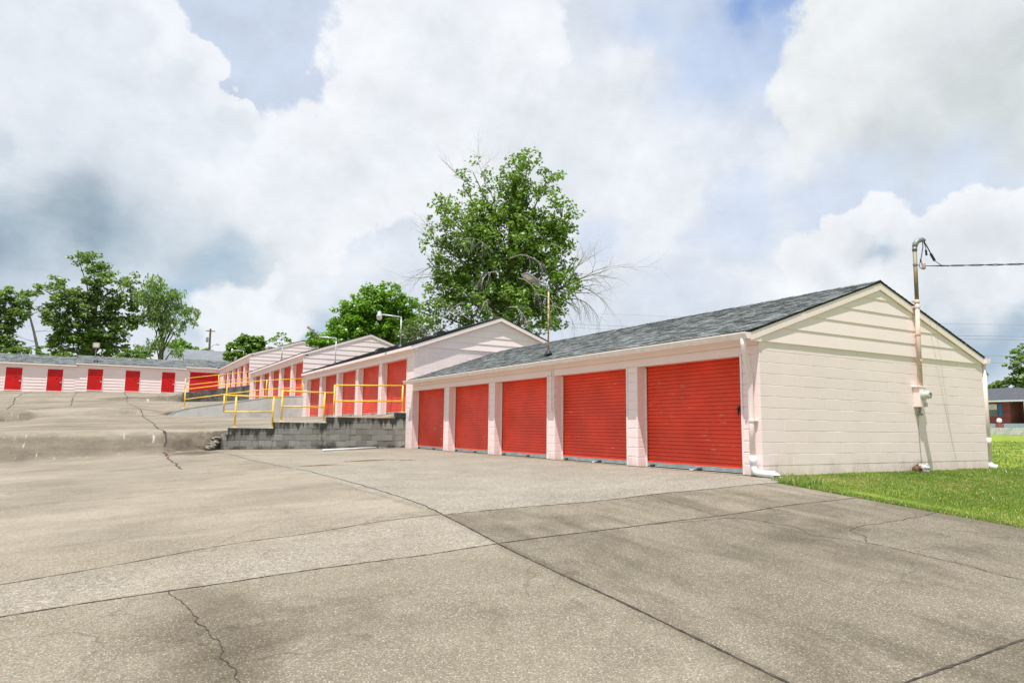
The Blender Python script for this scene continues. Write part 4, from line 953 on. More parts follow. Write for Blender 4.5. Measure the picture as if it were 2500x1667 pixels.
m = MB(); m.bbox(4.77, 4.85, -.308, -.301, 1.585, 1.62, b=.002); m.bbox(4.79, 4.83, -.306, -.301, 1.53, 1.55, b=.001); m.obj('meter_dial', simple('meter_dial', (.10, .13, .14), .3), bx)
m = MB(); m.bbox(4.83, 4.90, -.185, -.146, 1.335, 1.42, b=.004); m.obj('seal_plate', M_silver, bx)
m = MB(); m.tube([(4.80, -.07, 1.33), (4.80, -.07, 1.26), (4.81, -.05, 1.22)], .03, 8); m.tube([(4.74, -.05, 1.19), (4.90, -.05, 1.18)], .025, 8); m.tube([(4.80, -.02, 1.2), (4.81, -.012, .9), (4.83, -.010, .5), (4.85, -.010, .12)], .006, 6); m.obj('ground_wire', M_head, t)
# twisted service drop to a pole behind the camera
m = MB(); P0 = Vector((5.11, -.16, 4.385)); pts = []
for k in range(60):
    s = k/59.; y = -.16-s*30; z = 4.385-.19*(s*30)*(1-s*.8)
    pts.append((P0.x-.04*s, y, z))
def densify(pts, n=4): return [tuple(Vector(a).lerp(Vector(b), k/n)) for a, b in zip(pts, pts[1:]) for k in range(n)]+[pts[-1]]
pp = densify(pts); a_, b_ = [], []
for i, p in enumerate(pp):
    y = p[1]; ph = y*9; rr = .012*min(1, max(0, (-y-.3)*3)); a_.append((p[0]+rr*cos(ph), y, p[2]+rr*sin(ph))); b_.append((p[0]-rr*cos(ph), y, p[2]-rr*sin(ph)))
m.tube(a_, .009, 5); m.tube(b_, .008, 5); m.tube([(5.32, -.29, 4.50), (5.28, -.45, 4.36), (5.16, -.65, 4.29)], .009, 6)
m = tag(m.obj('service_wire', M_black), 'twisted dark electric service wire running from the mast to the right edge', 'wire')
# foundation stone / broken pipe stub below the meter
t = thing('painted_stone', (4.62, -.16, 0), 'white painted broken stone with a rusty side on the grass below the power meter', 'stone')
def blob(c_, s_, seed, n1=9, n2=7, rough=.2):
    R_ = random.Random(seed); vs, fs = [], []
    for i in range(n2+1):
        th_ = pi*i/n2
        for j in range(n1):
            ph = 2*pi*j/n1; k = 1+R_.uniform(-rough, rough)
            sx = sin(th_)**.6 if sin(th_) > 0 else 0
            vs.append((c_[0]+s_[0]*k*sx*cos(ph), c_[1]+s_[1]*k*sx*sin(ph), c_[2]+s_[2]*k*cos(th_)))
    for i in range(n2):
        for j in range(n1): fs.append((i*n1+j, i*n1+(j+1) % n1, (i+1)*n1+(j+1) % n1, (i+1)*n1+j))
    return vs, fs
m = MB(); m.add(*blob((4.66, -.15, .06), (.13, .10, .10), 3)); m.obj('stone', simple('chalky_stone', (.62, .61, .57), .9, var=.35, sc=18, bump=.5), t)
m = MB(); m.add(*blob((4.48, -.13, .05), (.08, .09, .09), 5)); m.obj('rusty_lump', simple('rusty_lump', (.22, .10, .06), .9, var=.3, sc=16), t)
V, Fq, tt = [], [], []
R = np.random.default_rng(9)
n = 70; x = R.normal(4.6, .10, n); y = R.uniform(-.12, -.03, n); h = R.uniform(.12, .30, n); a = R.uniform(-.6, .6, n)
V = np.stack([np.stack([x-.004, y, h*0], 1), np.stack([x+.004, y, h*0], 1), np.stack([x+a*h*.8+.001, y-.05, h], 1), np.stack([x+a*h*.8-.001, y-.05, h], 1)], 1).reshape(-1, 3)
tag(fast_mesh('weed_tuft', V, np.arange(n*4).reshape(-1, 4), R.uniform(.3, .99, n), M_blade), 'tuft of pale weeds behind the white stone at the foot of the gable wall', 'weed')
m = MB(); m.tube([(-3.7, 14.9, gz(-3.7, 14.9)+.035), (-2.5, 15.9, gz(-2.5, 15.9)+.033), (-1.25, 16.72, gz(-1.25, 16.72)+.035)], .035, 10)
tag(m.obj('plastic_pipe', M_pvc, smooth=True), 'long white plastic pipe lying on the concrete at the foot of the block wall', 'pipe')
# drifts of dry leaves and dirt
def drift(cx, cy, lx, ly, n, seed, cols, label, name='leaf_litter'):
    R_ = np.random.default_rng(seed); x = cx+R_.normal(0, lx, n); y = cy+R_.normal(0, ly, n); s = R_.uniform(.006, .022, n)*1.2; a = R_.uniform(0, pi, n)
    z = np.array([gz(p, q_) for p, q_ in zip(x, y)])+.006
    ux, uy = np.cos(a)*s, np.sin(a)*s; vx, vy = -np.sin(a)*s*.5, np.cos(a)*s*.5; up_ = R_.uniform(0, .012, n)
    V = np.stack([np.stack([x-ux, y-uy, z], 1), np.stack([x+vx, y+vy, z+up_], 1), np.stack([x+ux, y+uy, z+.002], 1), np.stack([x-vx, y-vy, z+up_*.5], 1)], 1).reshape(-1, 3)
    o = fast_mesh(name, V, np.arange(n*4).reshape(-1, 4), R_.random(n), cols); return tag(o, label, 'leaf litter', kind='stuff')
M_litter = mk_leaf('dry_litter', (.16, .075, .03), (.40, .24, .11), None, .1)
drift(-4.15, 8.85, .28, .05, 700, 1, M_litter, 'brown drift of dry leaf litter in the middle of the lower court')
drift(-5.65, 7.95, .22, .05, 350, 2, M_litter, 'smaller brown drift of litter nearer the long joint')
drift(-3.3, 8.45, .15, .04, 160, 3, M_litter, 'small tan patch of litter nearest the red doors')
drift(-5.2, 16.78, 1.1, .06, 2600, 4, M_litter, 'orange brown dirt and litter along the foot of the block wall')
drift(-8.35, 15.2, .05, .12, 60, 6, simple('pink_litter', (.5, .08, .07), .7), 'few bits of pinkish red litter in the crack at the foot of the ramp')
# rubble at the broken end of the wall
m = MB()
R_ = random.Random(4)
for k in range(8): m.add(*blob((-6.68-.05*k+R_.uniform(-.05, .05), 16.98-.03*k+R_.uniform(-.06, .06), .36-.06*k+R_.uniform(-.03, .03)), (R_.uniform(.10, .18), .12, R_.uniform(.05, .09)), k, 7, 5, .3))
tag(m.obj('rubble', simple('broken_concrete', (.27, .24, .19), .95, var=.4, sc=10, bump=.6)), 'broken dark concrete rubble at the left end of the stepped block wall', 'rubble')

# ------------------------------------------------------------------ trees
def leafcloud(lobes, per, size, seed, cr=.42, flat=.65, double=False):
    """clusters of leaves through each lobe; clusters are denser near the skin of the lobe"""
    R = np.random.default_rng(seed); C_, S_, K = [], [], []
    for lb in lobes:
        x, y, z, r = lb[:4]; dens = lb[4] if len(lb) > 4 else 1
        n = max(5, int(per*dens*r*r))
        d = R.normal(0, 1, (n, 3)); d /= np.linalg.norm(d, axis=1)[:, None]; rad = r*R.uniform(.15, 1, n)**.45*R.uniform(.85, 1.18, n)
        C_.append(np.array([x, y, z])+d*rad[:, None]*np.array([1, 1, .92])); K.append(R.uniform(.6, 1.3, n))
    C_ = np.concatenate(C_); K = np.concatenate(K)
    return C_, K
def crown(name, lobes, per, nl, size, mat, parent, seed, cr=.4, droop=0., flat=.55):
    R = np.random.default_rng(seed+100); C_, K = leafcloud(lobes, per, size, seed)
    n = len(C_); reps = np.maximum(4, (nl*K).astype(int)); idx_ = np.repeat(np.arange(n), reps); m_ = len(idx_)
    off = R.normal(0, 1, (m_, 3)); off /= np.linalg.norm(off, axis=1)[:, None]; off *= (cr*K[idx_]*R.uniform(.1, 1, m_)**.5)[:, None]; off[:, 2] *= flat
    if droop: off[:, 2] -= droop*R.random(m_)
    P = C_[idx_]+off
    nrm = R.normal(0, .55, (m_, 3))+np.array([0, 0, .9])+off*.9/max(cr, .01)*.5; nrm /= np.linalg.norm(nrm, axis=1)[:, None]
    u = np.cross(nrm, R.normal(0, 1, (m_, 3))); u /= np.linalg.norm(u, axis=1)[:, None]; v = np.cross(nrm, u)
    s = size*R.uniform(.6, 1.25, m_); 
    if droop: u = u*.4+np.array([0, 0, -.9])
    U = u*s[:, None]*.5; Vv = v*s[:, None]*.32; fold = nrm*(s*.12)[:, None]
    V = np.stack([P-U, P+Vv+fold, P+U*1.1, P-Vv+fold], 1).reshape(-1, 3)
    V2 = np.stack([P-Vv*1.7, P+U*.6-fold, P+Vv*1.7, P-U*.4-fold], 1).reshape(-1, 3)
    t = np.clip(R.normal(.45, .2, m_)+.18*(K[idx_]-.95), 0, .92)
    if not droop: V = np.concatenate([V, V2]); t = np.concatenate([t, t])
    F = np.arange(len(V)).reshape(-1, 4)
    hi = max(l[2] for l in lobes); 
    return fast_mesh(name, V, F, t, mat, parent), C_, P
def limbs(mb, base, trunk_top, lobes, clusters, r0, seed, twig=.25):
    R_ = random.Random(seed); base = Vector(base); top = Vector(trunk_top)
    tp = [base.lerp(top, k/6)+Vector((R_.uniform(-.1, .1), R_.uniform(-.1, .1), 0))*(k > 0) for k in range(7)]
    mb.tube(tp, [r0*(1-.6*k/6) for k in range(7)], 9)
    for lb in lobes:
        c_ = Vector(lb[:3]); k = max(.25, min(.95, (c_.z-base.z)/max(.1, (top.z-base.z))*.55)); s = base.lerp(top, k); 
        mid = s.lerp(c_, .5)+Vector((0, 0, .12*(c_-s).length)) + Vector((R_.uniform(-.2, .2), R_.uniform(-.2, .2), 0))
        rr = r0*.32*(1-k*.5); mb.tube([s, s.lerp(mid, .6)+Vector((0, 0, .05)), mid, c_], [rr, rr*.8, rr*.6, rr*.25], 6)
    L = np.array([lb[:3] for lb in lobes])
    for c_ in clusters:
        if R_.random() > twig: continue
        i = int(np.argmin(np.sum((L-c_)**2, 1))); a = Vector(L[i]); b = Vector(c_); m_ = a.lerp(b, .5)+Vector((0, 0, .08)); rr = r0*.045
        mb.tube([a, m_, b], [rr*1.5, rr, rr*.5], 4, caps=False)
def deadbranch(mb, p, d, L, r, depth, R_, droop=.0, nseg=7, kids=4):
    p = Vector(p); d = Vector(d).normalized(); pts = [p.copy()]; rs = [r]
    for k in range(nseg):
        d = (d+Vector((R_.uniform(-.16, .16), R_.uniform(-.16, .16), R_.uniform(-.14, .14)-droop))).normalized(); p = p+d*L/nseg; pts.append(p.copy()); rs.append(r*(1-.8*(k+1)/nseg))
        if depth > 0 and k > 0 and R_.random() < kids/nseg*1.25:
            ax = Vector((R_.uniform(-1, 1), R_.uniform(-1, 1), R_.uniform(-.7, 1))); dd = (d*.9+ax.normalized()*.75).normalized()
            deadbranch(mb, p, dd, L*R_.uniform(.4, .65), rs[-1]*.65, depth-1, R_, droop*1.1, nseg, kids)
    mb.tube(pts, rs, 4 if r < .03 else 6, caps=False)
def tree(name, label, base, top, r0, lobes, per, nl, size, mat, seed, cr=.4, droop=0., twig=.25, group=None, flat=.55):
    z0 = tz(*base) if base[0] > -.4 else 3.9
    t = thing(name, (base[0], base[1], z0), label, 'tree', group)
    cw, C_, P = crown('crown', lobes, per, nl, size, mat, t, seed, cr, droop, flat)
    mb = MB(); limbs(mb, (base[0], base[1], z0-.2), top, lobes, C_, r0, seed, twig); mb.obj('trunk', M_bark, t, recalc=False)
    return t
BIG = [[11.59, 27.06, 17.53, 1.26, 0.4], [10.88, 27.63, 16.57, 1.38, 0.5], [13.04, 27.26, 16.34, 1.2, 0.4], [8.84, 29.29, 16.79, 1.05, 0.16], [8.06, 29.16, 15.71, 1.0, 0.22], [9.9, 28.48, 14.95, 1.55, 0.6], [11.85, 27.47, 14.72, 1.75, 0.7], [13.45, 26.11, 13.69, 1.29, 0.7], [7.43, 30.33, 14.1, 1.29, 0.55], [8.2, 28.78, 13.07, 1.74, .8], [10.43, 28.04, 12.58, 2.11, .9], [12.57, 27.15, 12.35, 1.86, .9], [6.73, 30.28, 12.25, 1.11, 0.45], [7.74, 29.95, 10.96, 1.48, .9], [9.92, 29.15, 10.22, 2.09, 1.1], [12.34, 28.27, 10.0, 1.97, 1.1], [13.55, 26.28, 11.85, 1.11, 0.4], [7.58, 30.12, 9.41, 1.35, 1], [9.47, 29.31, 8.15, 2.08, 1.2], [11.37, 27.28, 7.94, 2.08, 1.2], [13.28, 26.04, 9.51, 1.18, 0.8], [13.2, 26.9, 13.0, 1.3, .8], [11.2, 28.3, 13.9, 1.5, .9], [9.3, 28.9, 13.8, 1.3, .8], [8.9, 29.2, 11.9, 1.5, 1], [11.2, 27.6, 11.4, 1.6, 1], [13.1, 26.8, 10.9, 1.3, .9], [8.6, 29.6, 9.8, 1.4, 1], [11.0, 28.2, 9.1, 1.5, 1], [10.9, 27.6, 15.8, 1.2, .7], [13.53, 27.26, 7.71, 1.27, 0.9], [6.97, 29.96, 7.61, 1.22, 0.9], [14.28, 26.02, 9.78, 0.62, 0.4]]
big = tree('maple_tree', 'tallest tree, a large maple with bare dead branches, behind the second building', (10.6, 28.3), (11.0, 27.7, 15.5), .42, BIG, 25, 22, .21, M_leaf_big, 11, .42, twig=.15, flat=.8)
mb = MB(); R_ = random.Random(21)
deadbranch(mb, (12.2, 27.2, 8.6), (2.2, -.9, 1.0), 5.0, .10, 3, R_, .008, 9, 6)
deadbranch(mb, (12.9, 26.6, 9.6), (1.5, -.7, 1.5), 3.6, .05, 2, R_, -.01, 8, 6)
deadbranch(mb, (13.6, 26.2, 9.4), (1.6, -.6, .5), 3.6, .04, 2, R_, .14, 9, 5)
deadbranch(mb, (13.4, 26.4, 8.6), (.9, -.5, .5), 3.2, .04, 2, R_, .22, 9, 5)
deadbranch(mb, (12.9, 26.4, 9.0), (.8, -.6, .5), 3.4, .04, 2, R_, .25, 9, 5)
for (p, d, L, r, dr) in (((8.0, 28.8, 11.6), (-2.3, .9, .7), 3.2, .04, -.01), ((7.6, 28.9, 10.6), (-2.2, .9, .2), 3.2, .04, .02), ((7.6, 29.2, 9.9), (-2, .8, -.1), 3.0, .035, .05), ((8.2, 28.9, 12.4), (-2, .8, .5), 2.8, .035, 0), ((8.6, 28.7, 15.6), (-1.3, .5, 1.0), 2.4, .03, 0), ((9.4, 28.4, 15.5), (-.5, .2, 1.6), 2.8, .03, 0)):
    deadbranch(mb, p, d, L, r, 2, R_, dr, 8, 5)
for (p, d, L, dr) in (((8.8, 26.4, 11.0), (-1.4, -.4, .9), 2.6, .18), ((9.0, 26.2, 9.8), (-1.2, -.5, .3), 2.4, .22), ((9.6, 25.8, 10.6), (.8, -.8, .5), 2.4, .22), ((10.2, 25.8, 9.5), (.7, -.7, .2), 2.4, .26), ((9.8, 26.2, 7.8), (.3, -.6, .1), 2.2, .26), ((8.8, 26.8, 8.2), (-.6, -.6, .1), 2.0, .24), ((11.2, 25.6, 8.6), (.6, -.8, .2), 2.4, .25), ((7.6, 27.6, 8.0), (-.8, -.5, .1), 2.0, .2), ((12.0, 25.4, 8.0), (.5, -.6, .2), 2.4, .28)):
    deadbranch(mb, p, d, L, .032, 2, R_, dr, 8, 5)
deadbranch(mb, (8.3, 28.2, 7.2), (-2.2, .9, 1.6), 3.4, .04, 1, R_, 0, 8, 3)
mb.obj('dead_branch', M_deadwood, big, recalc=False)
BRIGHT = [[6.22, 41.06, 9.78, 1.42, 1], [7.56, 40.36, 10.31, 1.19, 1], [5.06, 41.22, 8.8, 1.24, 1], [8.75, 40.02, 9.75, 0.96, 0.9], [6.82, 41.71, 8.09, 1.77, 1.1], [8.32, 40.5, 8.17, 1.49, 1.1], [4.37, 41.82, 7.85, 1.02, 0.9], [5.1, 41.14, 7.12, 1.32, 1], [9.17, 40.21, 8.51, 1.05, 0.8], [2.62, 41.99, 7.08, 0.58, 0.7], [3.39, 41.54, 6.9, 0.87, 0.8]]
BRIGHT = [[a+4, b, c_, d_*1.03, e_] for a, b, c_, d_, e_ in [[p[0]-4, p[1], p[2], p[3], p[4]] for p in BRIGHT]]
tree('leafy_tree', 'bright green bushy tree rising behind the third building', (8.9, 41.2), (8.0, 41.2, 9.6), .26, BRIGHT, 44, 28, .22, M_leaf_bright, 12, .36, twig=.04, flat=.8)
OLIVE = [[7.24, 34.52, 7.35, 0.85, 0.9], [7.97, 34.17, 7.65, 0.66, 0.7], [6.55, 34.54, 6.64, 0.79, 1], [8.12, 33.76, 6.97, 0.58, 0.8], [8.1, 34.6, 6.3, .8, 1]]
ol = tree('olive_shrub', 'grey green shrub with pale bare twigs between the big maple and the bright tree', (8.6, 34.8), (7.9, 34.4, 7.0), .12, OLIVE, 40, 24, .13, M_leaf_olive, 13, .3, twig=.2)
mb = MB(); R_ = random.Random(5)
for k in range(9): deadbranch(mb, (8.6+R_.uniform(-.7, .5), 33.2+R_.uniform(-.3, .3), 6.2+R_.uniform(-.4, .8)), (R_.uniform(-1.4, -.2), R_.uniform(-.5, .5), R_.uniform(.6, 1.8)), R_.uniform(1.6, 2.6), .026, 2, R_, .14, 8, 4)
mb.obj('dead_branch', M_deadwood, ol, recalc=False)
ROUND = [[4.67, 85.8, 11.43, 1.13, 1], [3.5, 85.95, 10.57, 1.02, 1], [6.1, 85.24, 11.35, 1.03, 1], [7.11, 84.88, 10.23, 0.83, 1], [4.62, 84.88, 9.84, 1.28, 1.1], [2.78, 85.67, 9.48, 0.71, 1], [8.06, 84.85, 9.74, 0.62, 0.8], [5.9, 85, 9.9, 1.1, 1]]
tree('leafy_tree', 'round mid green tree behind the corner where the two roofs meet', (5.0, 85.4), (5.0, 85.4, 11), .25, ROUND, 44, 26, .30, M_leaf_mid, 14, .42, twig=.1)
SAPL = [[4.75, 60.25, 9.12, 0.5, 0.5], [4.24, 60.13, 8.7, 0.46, 0.6], [5.22, 60.18, 8.74, 0.54, 0.6]]
SAPL = [[a+6, b-2.0, c_, d_, e_] for a, b, c_, d_, e_ in []] or [[4.75+4.05, 84.0, 12.3, .78, .35], [8.0, 84.2, 11.7, .7, .5], [9.6, 83.8, 11.7, .82, .5]]
tree('leafy_tree', 'small sprig-like green treetop showing just above the ridge of the fourth building', (8.9, 84), (8.9, 84, 11.5), .12, SAPL, 22, 14, .30, M_leaf_mid, 15, .4, twig=.5)
tree('leafy_tree', 'low green treetop between the fourth gable and the bright tree', (8.6+3.2, 80), (11.6, 80, 10.6), .12, [[11.4, 80, 11.0, .75, .7], [12.4, 79.6, 11.2, .8, .9], [13.4, 79.5, 11.6, .9, .9]], 26, 18, .30, M_leaf_mid, 16, .4, twig=.2)
T2 = [[-13.04, 87.19, 20.05, 1.44, 0.7], [-14.53, 87.33, 20.35, 0.85, 0.35], [-11.52, 87.95, 19.5, 1.21, 0.5], [-12.23, 86.81, 17.89, 1.82, 0.8], [-16.34, 87.56, 17.15, 1.03, 0.6], [-17.67, 87.66, 16.26, 1.02, 0.5], [-15.39, 86.93, 15.54, 1.78, .9], [-9.65, 86.96, 17.95, 1.46, 0.6], [-13.7, 87.1, 14.98, 1.89, .9], [-11.42, 87.89, 15.22, 2.02, .9], [-9.27, 87.72, 15.44, 1.56, 0.7], [-16.18, 86.9, 12.78, 1.62, 1], [-13.9, 87.36, 12.01, 2.26, 1.1], [-11.42, 87.98, 12.22, 2.39, 1.1], [-9.26, 87.5, 12.4, 1.55, 0.9], [-15.37, 87.7, 9.95, 1.63, 1.1], [-12.5, 88.54, 9.67, 2.13, 1.2], [-9.97, 87.91, 10.09, 1.68, 1], [-16.9, 87.35, 14.16, 0.93, 0.6], [-8.2, 87, 16.9, 1.2, .6], [-8.0, 87.2, 13.6, 1.2, .7]]
tree('broadleaf_tree', 'tall broad dark green tree behind the floodlight on the far building', (-12.2, 87.6), (-12.4, 87.3, 18), .5, T2, 15, 20, .38, M_leaf_dark, 17, .6, twig=.3, group='tall trees behind the far building')
T3 = [[-6.59, 84.28, 17.76, 1.06, 0.7], [-5.28, 84.17, 16.63, 1.45, 0.8], [-7.41, 84.94, 16.17, 1.15, 0.7], [-3.71, 84.02, 16.54, 0.88, 0.5], [-9.24, 84.75, 17.48, 0.71, 0.4], [-5.57, 84.88, 14.84, 1.73, .8], [-3.37, 84.0, 14.79, 1.17, 0.6], [-2.22, 83.91, 14.63, 0.88, 0.45], [-6.61, 84.3, 13.5, 1.05, 0.45], [-3.9, 84.57, 12.97, 1.16, 0.4], [-4.95, 84.52, 11.88, 1.15, 0.35], [-2.36, 84.07, 13.34, 0.68, 0.4], [-6.18, 84.44, 10.55, 1.05, 0.4], [-3.5, 84.53, 10.23, 0.97, 0.4], [-7.21, 84.5, 9.74, 0.85, 0.5]]
tree('broadleaf_tree', 'feathery tree with hanging foliage and a clear double trunk, rightmost of the tall far trees', (-5.1, 84.45), (-5.0, 84.4, 15.5), .38, T3, 24, 24, .36, M_leaf_dark, 18, .55, droop=.75, twig=.3, group='tall trees behind the far building')
T1 = [[-20.29, 80.74, 14.2, 1.01, 0.9], [-19.02, 80.92, 13.69, 1.02, 0.7], [-20.39, 81.37, 12.43, 1.26, 1], [-19.06, 80.71, 12.35, 1.02, 0.8], [-20.35, 81.12, 10.25, 1.42, 1.1], [-19.39, 81.26, 11.22, 0.76, 0.6], [-19.5, 80.76, 9.01, 1.01, 1], [-18.17, 80.96, 14.46, 0.6, 0.5], [-21.8, 81, 13.5, 1.4, .9], [-22, 81, 10.8, 1.6, 1]]
tree('broadleaf_tree', 'dark green tree cut by the left edge of the picture', (-20.9, 81.1), (-20.6, 81, 13), .35, T1, 20, 22, .36, M_leaf_dark, 19, .5, twig=.3, group='tall trees behind the far building')
# dead thin tree
t = thing('dead_tree', (-17.0, 81.3, 3.9), 'thin crooked leafless tree between the left tree and the tall broad tree', 'tree')
mb = MB(); R_ = random.Random(8); tp = [(-17.0, 81.3, 3.7), (-17.02, 81.3, 7.4), (-17.2, 81.3, 9.0), (-17.6, 81.26, 10.5), (-18.1, 81.2, 12.2), (-18.1, 81.2, 13.3), (-18.0, 81.2, 13.9)]
mb.tube(tp, [.22, .2, .15, .12, .09, .06, .03], 7)
for k, (p, d) in enumerate((((-17.6, 81.26, 10.5), (1.2, 0, .5)), ((-17.3, 81.3, 9.4), (-1.2, 0, .3)), ((-18.1, 81.2, 12.2), (1, 0, .9)), ((-18.1, 81.2, 12.6), (-1, 0, .8)), ((-17.2, 81.3, 9.0), (-1.2, 0, 0)), ((-18.1, 81.2, 13.2), (.5, 0, 1)))): deadbranch(mb, p, d, 2.0, .035, 2, R_, .03, 7, 4)
mb.obj('trunk', M_deadwood, t, recalc=False)
# shrubs behind the roof
SHR = [('left of the bare tree', [[-20.2, 76.97, 7.9, 0.7, 1], [-18.6, 76.97, 7.97, 0.57, 0.9], [-17.8, 77.15, 7.9, 0.55, 0.8], [-19.19, 76.9, 7.73, 0.56, 0.9]]), ('at the foot of the tall broad tree', [[-16.54, 77.45, 8.3, 0.45, 0.7], [-16.12, 77.4, 7.69, 0.55, 0.9], [-15.05, 77.41, 7.59, 0.5, 0.9], [-14.2, 77.4, 7.7, .5, .9]]), ('between the tall broad tree and the feathery tree', [[-8.46, 77.95, 8.4, 0.75, 1], [-7.52, 77.82, 8.21, 0.62, 1], [-6.77, 78.21, 8.5, 0.62, 0.8], [-9.2, 78, 8.0, .6, 1]])]
for k, (w_, lb) in enumerate(SHR):
    tree('shrub', 'low green shrub behind the roof, '+w_, (lb[0][0]+.8, 77.6), (lb[0][0]+.8, 77.5, 7.4), .08, lb, 60, 16, .22, M_leaf_mid, 30+k, .3, twig=.1, group='shrubs behind the far roof')
FARG = [[1.17, 141.66, 16.62, 1.09, 1], [2.28, 141.09, 15.72, 1.1, 1], [0.13, 141.78, 15.99, 1.09, 1], [4.11, 140.64, 15.42, 0.71, 0.8], [5.62, 140.87, 15.43, 0.55, 0.8], [6.74, 140.66, 15.33, 0.48, 0.7], [-1.5, 141, 15.6, 1.1, 1]]
tree('leafy_tree', 'bright yellow green treetops showing above the grey warehouse roof', (2.2, 141), (2.2, 141, 15.6), .2, FARG, 34, 16, .42, M_leaf_bright, 20, .5, twig=.1)
RT = [[92.24, 36.62, 9.85, 1.36, 0.5], [92.66, 35.56, 10.87, 1.76, 0.6], [92.44, 37.79, 8.0, 1.05, 0.6], [92.14, 35.75, 8.21, 1.86, 0.9], [93.56, 34.9, 9.22, 2.06, 1], [92.87, 36.63, 6.89, 1.14, 0.8], [94.5, 33.4, 10.6, 2.1, .9], [94.4, 33.4, 7.6, 2.1, 1]]
tree('oak_tree', 'dark green tree behind the red brick house', (93.5, 34.9), (93.4, 35, 9), .35, RT, 14, 18, .40, M_leaf_dark, 22, .55, twig=.3)
tree('leafy_tree', 'low pale green foliage behind the brick house, beside the rear downspout', (91.2, 39.5), (91.2, 39.5, 6), .12, [[91.52, 38.43, 6.95, 0.84, 0.8], [91.27, 39.08, 6.58, 0.7, 0.8], [90.91, 40.23, 8.9, 0.55, 0.8], [91.06, 40.33, 7.82, 0.6, 0.8], [91.1, 40.3, 6.9, .7, .8]], 30, 16, .36, M_leaf_mid, 23, .45, twig=.2)

# ------------------------------------------------------------------ far buildings, poles and wires
t = thing('warehouse', (4, 116, 4), 'large building with a plain grey roof behind the corner of the storage rows', 'building')
wf = Vector((.993, -.118, 0))
def mk_grey(): return simple('grey_membrane_roof', (.19, .20, .215), .85, var=.08, sc=1)
m = MB(); m.box(-3.2, 9, 108, 124, 3.5, 9.5); m.obj('wall', simple('warehouse_wall', (.45, .46, .47), .8), t)
m = MB(); m.prism([(107.4, 9.4), (114.5, 12.75), (124.6, 9.4)], 0, -3.5, 9.4)
m.prism([(107.38, 9.42), (114.5, 12.78), (124.62, 9.42), (124.62, 9.55), (114.5, 12.92), (107.38, 9.55)], 0, -3.6, 9.5); m.obj('roof', mk_grey(), t)
t = thing('utility_pole', (4.95, 120.7, 4), 'brown wooden utility pole with a small lamp arm above the grey warehouse', 'utility pole')
m = MB(); m.tube([(5.0, 126.7, 3.5), (4.85, 126.7, 18.1)], [.24, .17], 8); m.obj('pole', simple('pole_wood', (.16, .12, .09), .9), t)
m = MB(); m.box(4.1, 5.7, 126.6, 126.75, 17.6, 17.75); m.obj('crossarm', simple('arm_wood', (.2, .17, .14), .9), t)
m = MB(); m.tube([(4.95, 126.7, 14.4), (5.4, 126.6, 15.1), (6.0, 126.5, 15.3)], .05, 6); m.bbox(5.9, 6.5, 126.3, 126.7, 15.22, 15.36, b=.03); m.obj('lamp', M_head, t)
m = MB(); m.tube([(4.4, 126.6, 15.6), (4.4, 126.6, 16.5)], .22, 8); m.obj('transformer', M_galv, t)
for k, (x1, z1, x2, z2) in enumerate(((4.9, 14.2, 1.0, 10.5), (4.95, 14.2, 9.5, 10.5), (4.95, 13.5, 6.3, 10.3))):
    m = MB(); m.tube([(x1, 126.7, z1), (x2, 127.5, z2)], .02, 4); tag(m.obj('guy_wire', M_black), ('guy wire slanting down to the left of the wooden utility pole', 'guy wire slanting down to the right of the wooden utility pole', 'short steep guy wire close to the right of the utility pole')[k], 'wire', 'guy wires of the utility pole')
wl = ['highest thin power line right of the nearest gable', 'second highest thin power line right of the nearest gable', 'third power line down, right of the nearest gable', 'fourth power line down, ending at the tree over the brick house', 'lowest power line, just above the brick house tree']
for k, (za, zb) in enumerate(((12.92, 12.23), (11.59, 10.97), (11.22, 10.63), (9.39, 8.9), (8.62, 8.17))):
    a = Vector((69.6, 33.7, za)); b = Vector((72.7, 27.1, zb)); d_ = b-a; pts = [a+d_*s for s in (-9, -6, -3, -1, 0, 1, 2, 5, 9)]
    pts = [p+Vector((0, 0, .02*((p-a).length/7)**2)) for p in pts]
    m = MB(); m.tube(pts, .022 if k else .014, 5); tag(m.obj('power_line', M_head), wl[k], 'wire', 'power lines right of the gable')
# brick house on the right
HX = 81.8
H = thing('brick_house', (HX+5, 35, 1.5), 'red brick house with grey hip roof and blue shutters beyond the lawn', 'house')
def mk_brick():
    m_, t_, b = newmat('red_brick'); p = t_.pos(); bk = t_.n('TexBrick'); t_.l(t_.map(p, (1, 1, 1), rot=(radians(90), 0, radians(90))), bk.inputs['Vector']); bk.inputs['Scale'].default_value = 1; bk.inputs['Brick Width'].default_value = .22; bk.inputs['Row Height'].default_value = .075; bk.inputs['Mortar Size'].default_value = .008
    bk.inputs['Color1'].default_value = (.22, .045, .028, 1); bk.inputs['Color2'].default_value = (.14, .03, .02, 1); bk.inputs['Mortar'].default_value = (.3, .2, .16, 1)
    t_.l(t_.mix(t_.rng(t_.noise(p, 1.2, 4), .3, .7, 0, .4), bk.outputs['Color'], (.12, .03, .02)), b.inputs['Base Color']); b.inputs['Roughness'].default_value = .9; return m_
ze = 4.75
m = MB(); m.box(HX, HX+9, 33.0, 46, 2.05, ze-.05); m.obj('wall', mk_brick(), H)
m = MB(); m.box(HX-.1, HX+9.1, 26.0, 46.1, .9, 2.04); m.obj('foundation', simple('pale_foundation', (.42, .52, .50), .85), H)
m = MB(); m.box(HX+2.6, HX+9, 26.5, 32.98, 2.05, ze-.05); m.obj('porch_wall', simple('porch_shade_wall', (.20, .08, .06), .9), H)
y0, y1, x0, x1 = 25.2, 46.8, HX-.9, HX+10
m = MB(); rz = ze+1.75; rd = 4.2
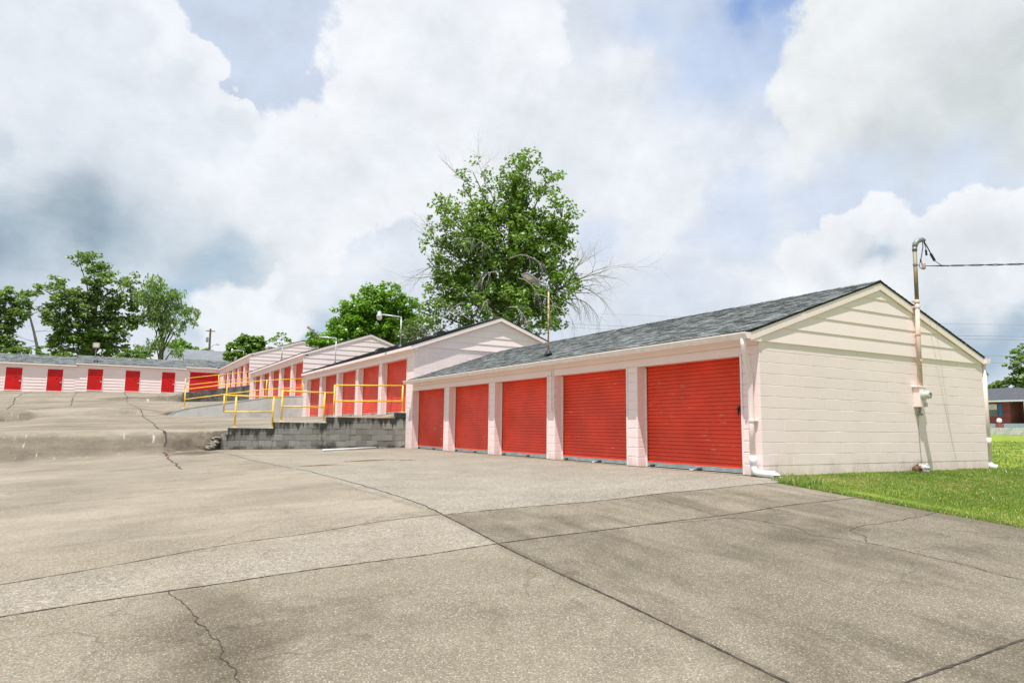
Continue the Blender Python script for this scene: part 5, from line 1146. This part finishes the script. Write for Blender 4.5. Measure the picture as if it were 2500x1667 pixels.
m.add([(x0, y0, ze), (x0, y1, ze), (x1, y1, ze), (x1, y0, ze), ((x0+x1)/2, y0+8.8, rz), ((x0+x1)/2, y1-5.4, rz)], ((0, 4, 5, 1), (1, 5, 2), (2, 5, 4, 3), (3, 4, 0), (0, 1, 2, 3)), tint=.5)
m.obj('roof', simple('dark_house_shingle', (.085, .09, .10), .9, var=.2, sc=6), H)
m = MB(); m.box(x0-.02, x0+.03, y0, y1, ze-.18, ze-.003); m.obj('fascia', simple('house_fascia', (.62, .66, .62), .6), H)
m = MB(); m.box(x0+.04, HX, y0+.1, y1-.1, ze-.14, ze-.10); m.obj('soffit', simple('green_soffit', (.22, .26, .12), .7), H)
wy0, wy1, wz0, wz1 = 34.35, 35.2, 2.95, 4.35
m = MB(); m.box(HX-.05, HX-.001, wy0-.07, wy1+.07, wz0-.07, wz1+.07); wn = m.obj('window', simple('window_frame_dark', (.10, .10, .09), .6), H)
m = MB(); m.box(HX-.062, HX-.051, wy0, wy1, (wz0+wz1)/2+.03, wz1); m.obj('upper_pane', simple('pale_blind', (.55, .52, .40), .3), wn)
m = MB(); m.box(HX-.062, HX-.051, wy0, wy1, wz0, (wz0+wz1)/2-.03); m.obj('lower_pane', simple('window_glass', (.12, .15, .13), .1), wn)
for yy in (wy0-.55, wy1+.12): m = MB(); m.bbox(HX-.06, HX-.001, yy, yy+.42, wz0-.05, wz1+.05, b=.01); m.obj('shutter', simple('blue_shutter', (.03, .12, .20), .6), H)
for yy in (31.2, 27.8): m = MB(); m.tube([(HX-.6, yy, 1.2), (HX-.6, yy, ze-.15)], .07, 8); m.obj('porch_post', M_pvc, H)
m = MB(); m.box(HX-7, HX-.15, 27, 45, .7, 1.50); m.obj('paving', simple('pale_house_paving', (.60, .60, .57), .9), H); 
t = thing('lawn_ornament', (79.0, 32.9, 1.45), 'white ball ornament on a brick base in front of the brick house', 'ornament')
m = MB(); m.tube([(78.2, 32.55, 1.4), (78.2, 32.55, 2.0)], [.42, .40], 12); m.obj('base', mk_brick(), t)
m = MB(); m.add(*blob((78.2, 32.55, 2.32), (.26, .26, .27), 2, 12, 8, .03)); m.obj('ball', M_pvc, t, smooth=True)
for o in list(SC.objects):
    if o.type == 'MESH' and o.name.startswith('Cube'): print('bad name', o.name)
print('objects', len(SC.objects), 'faces', sum(len(o.data.polygons) for o in SC.objects if o.type == 'MESH'))
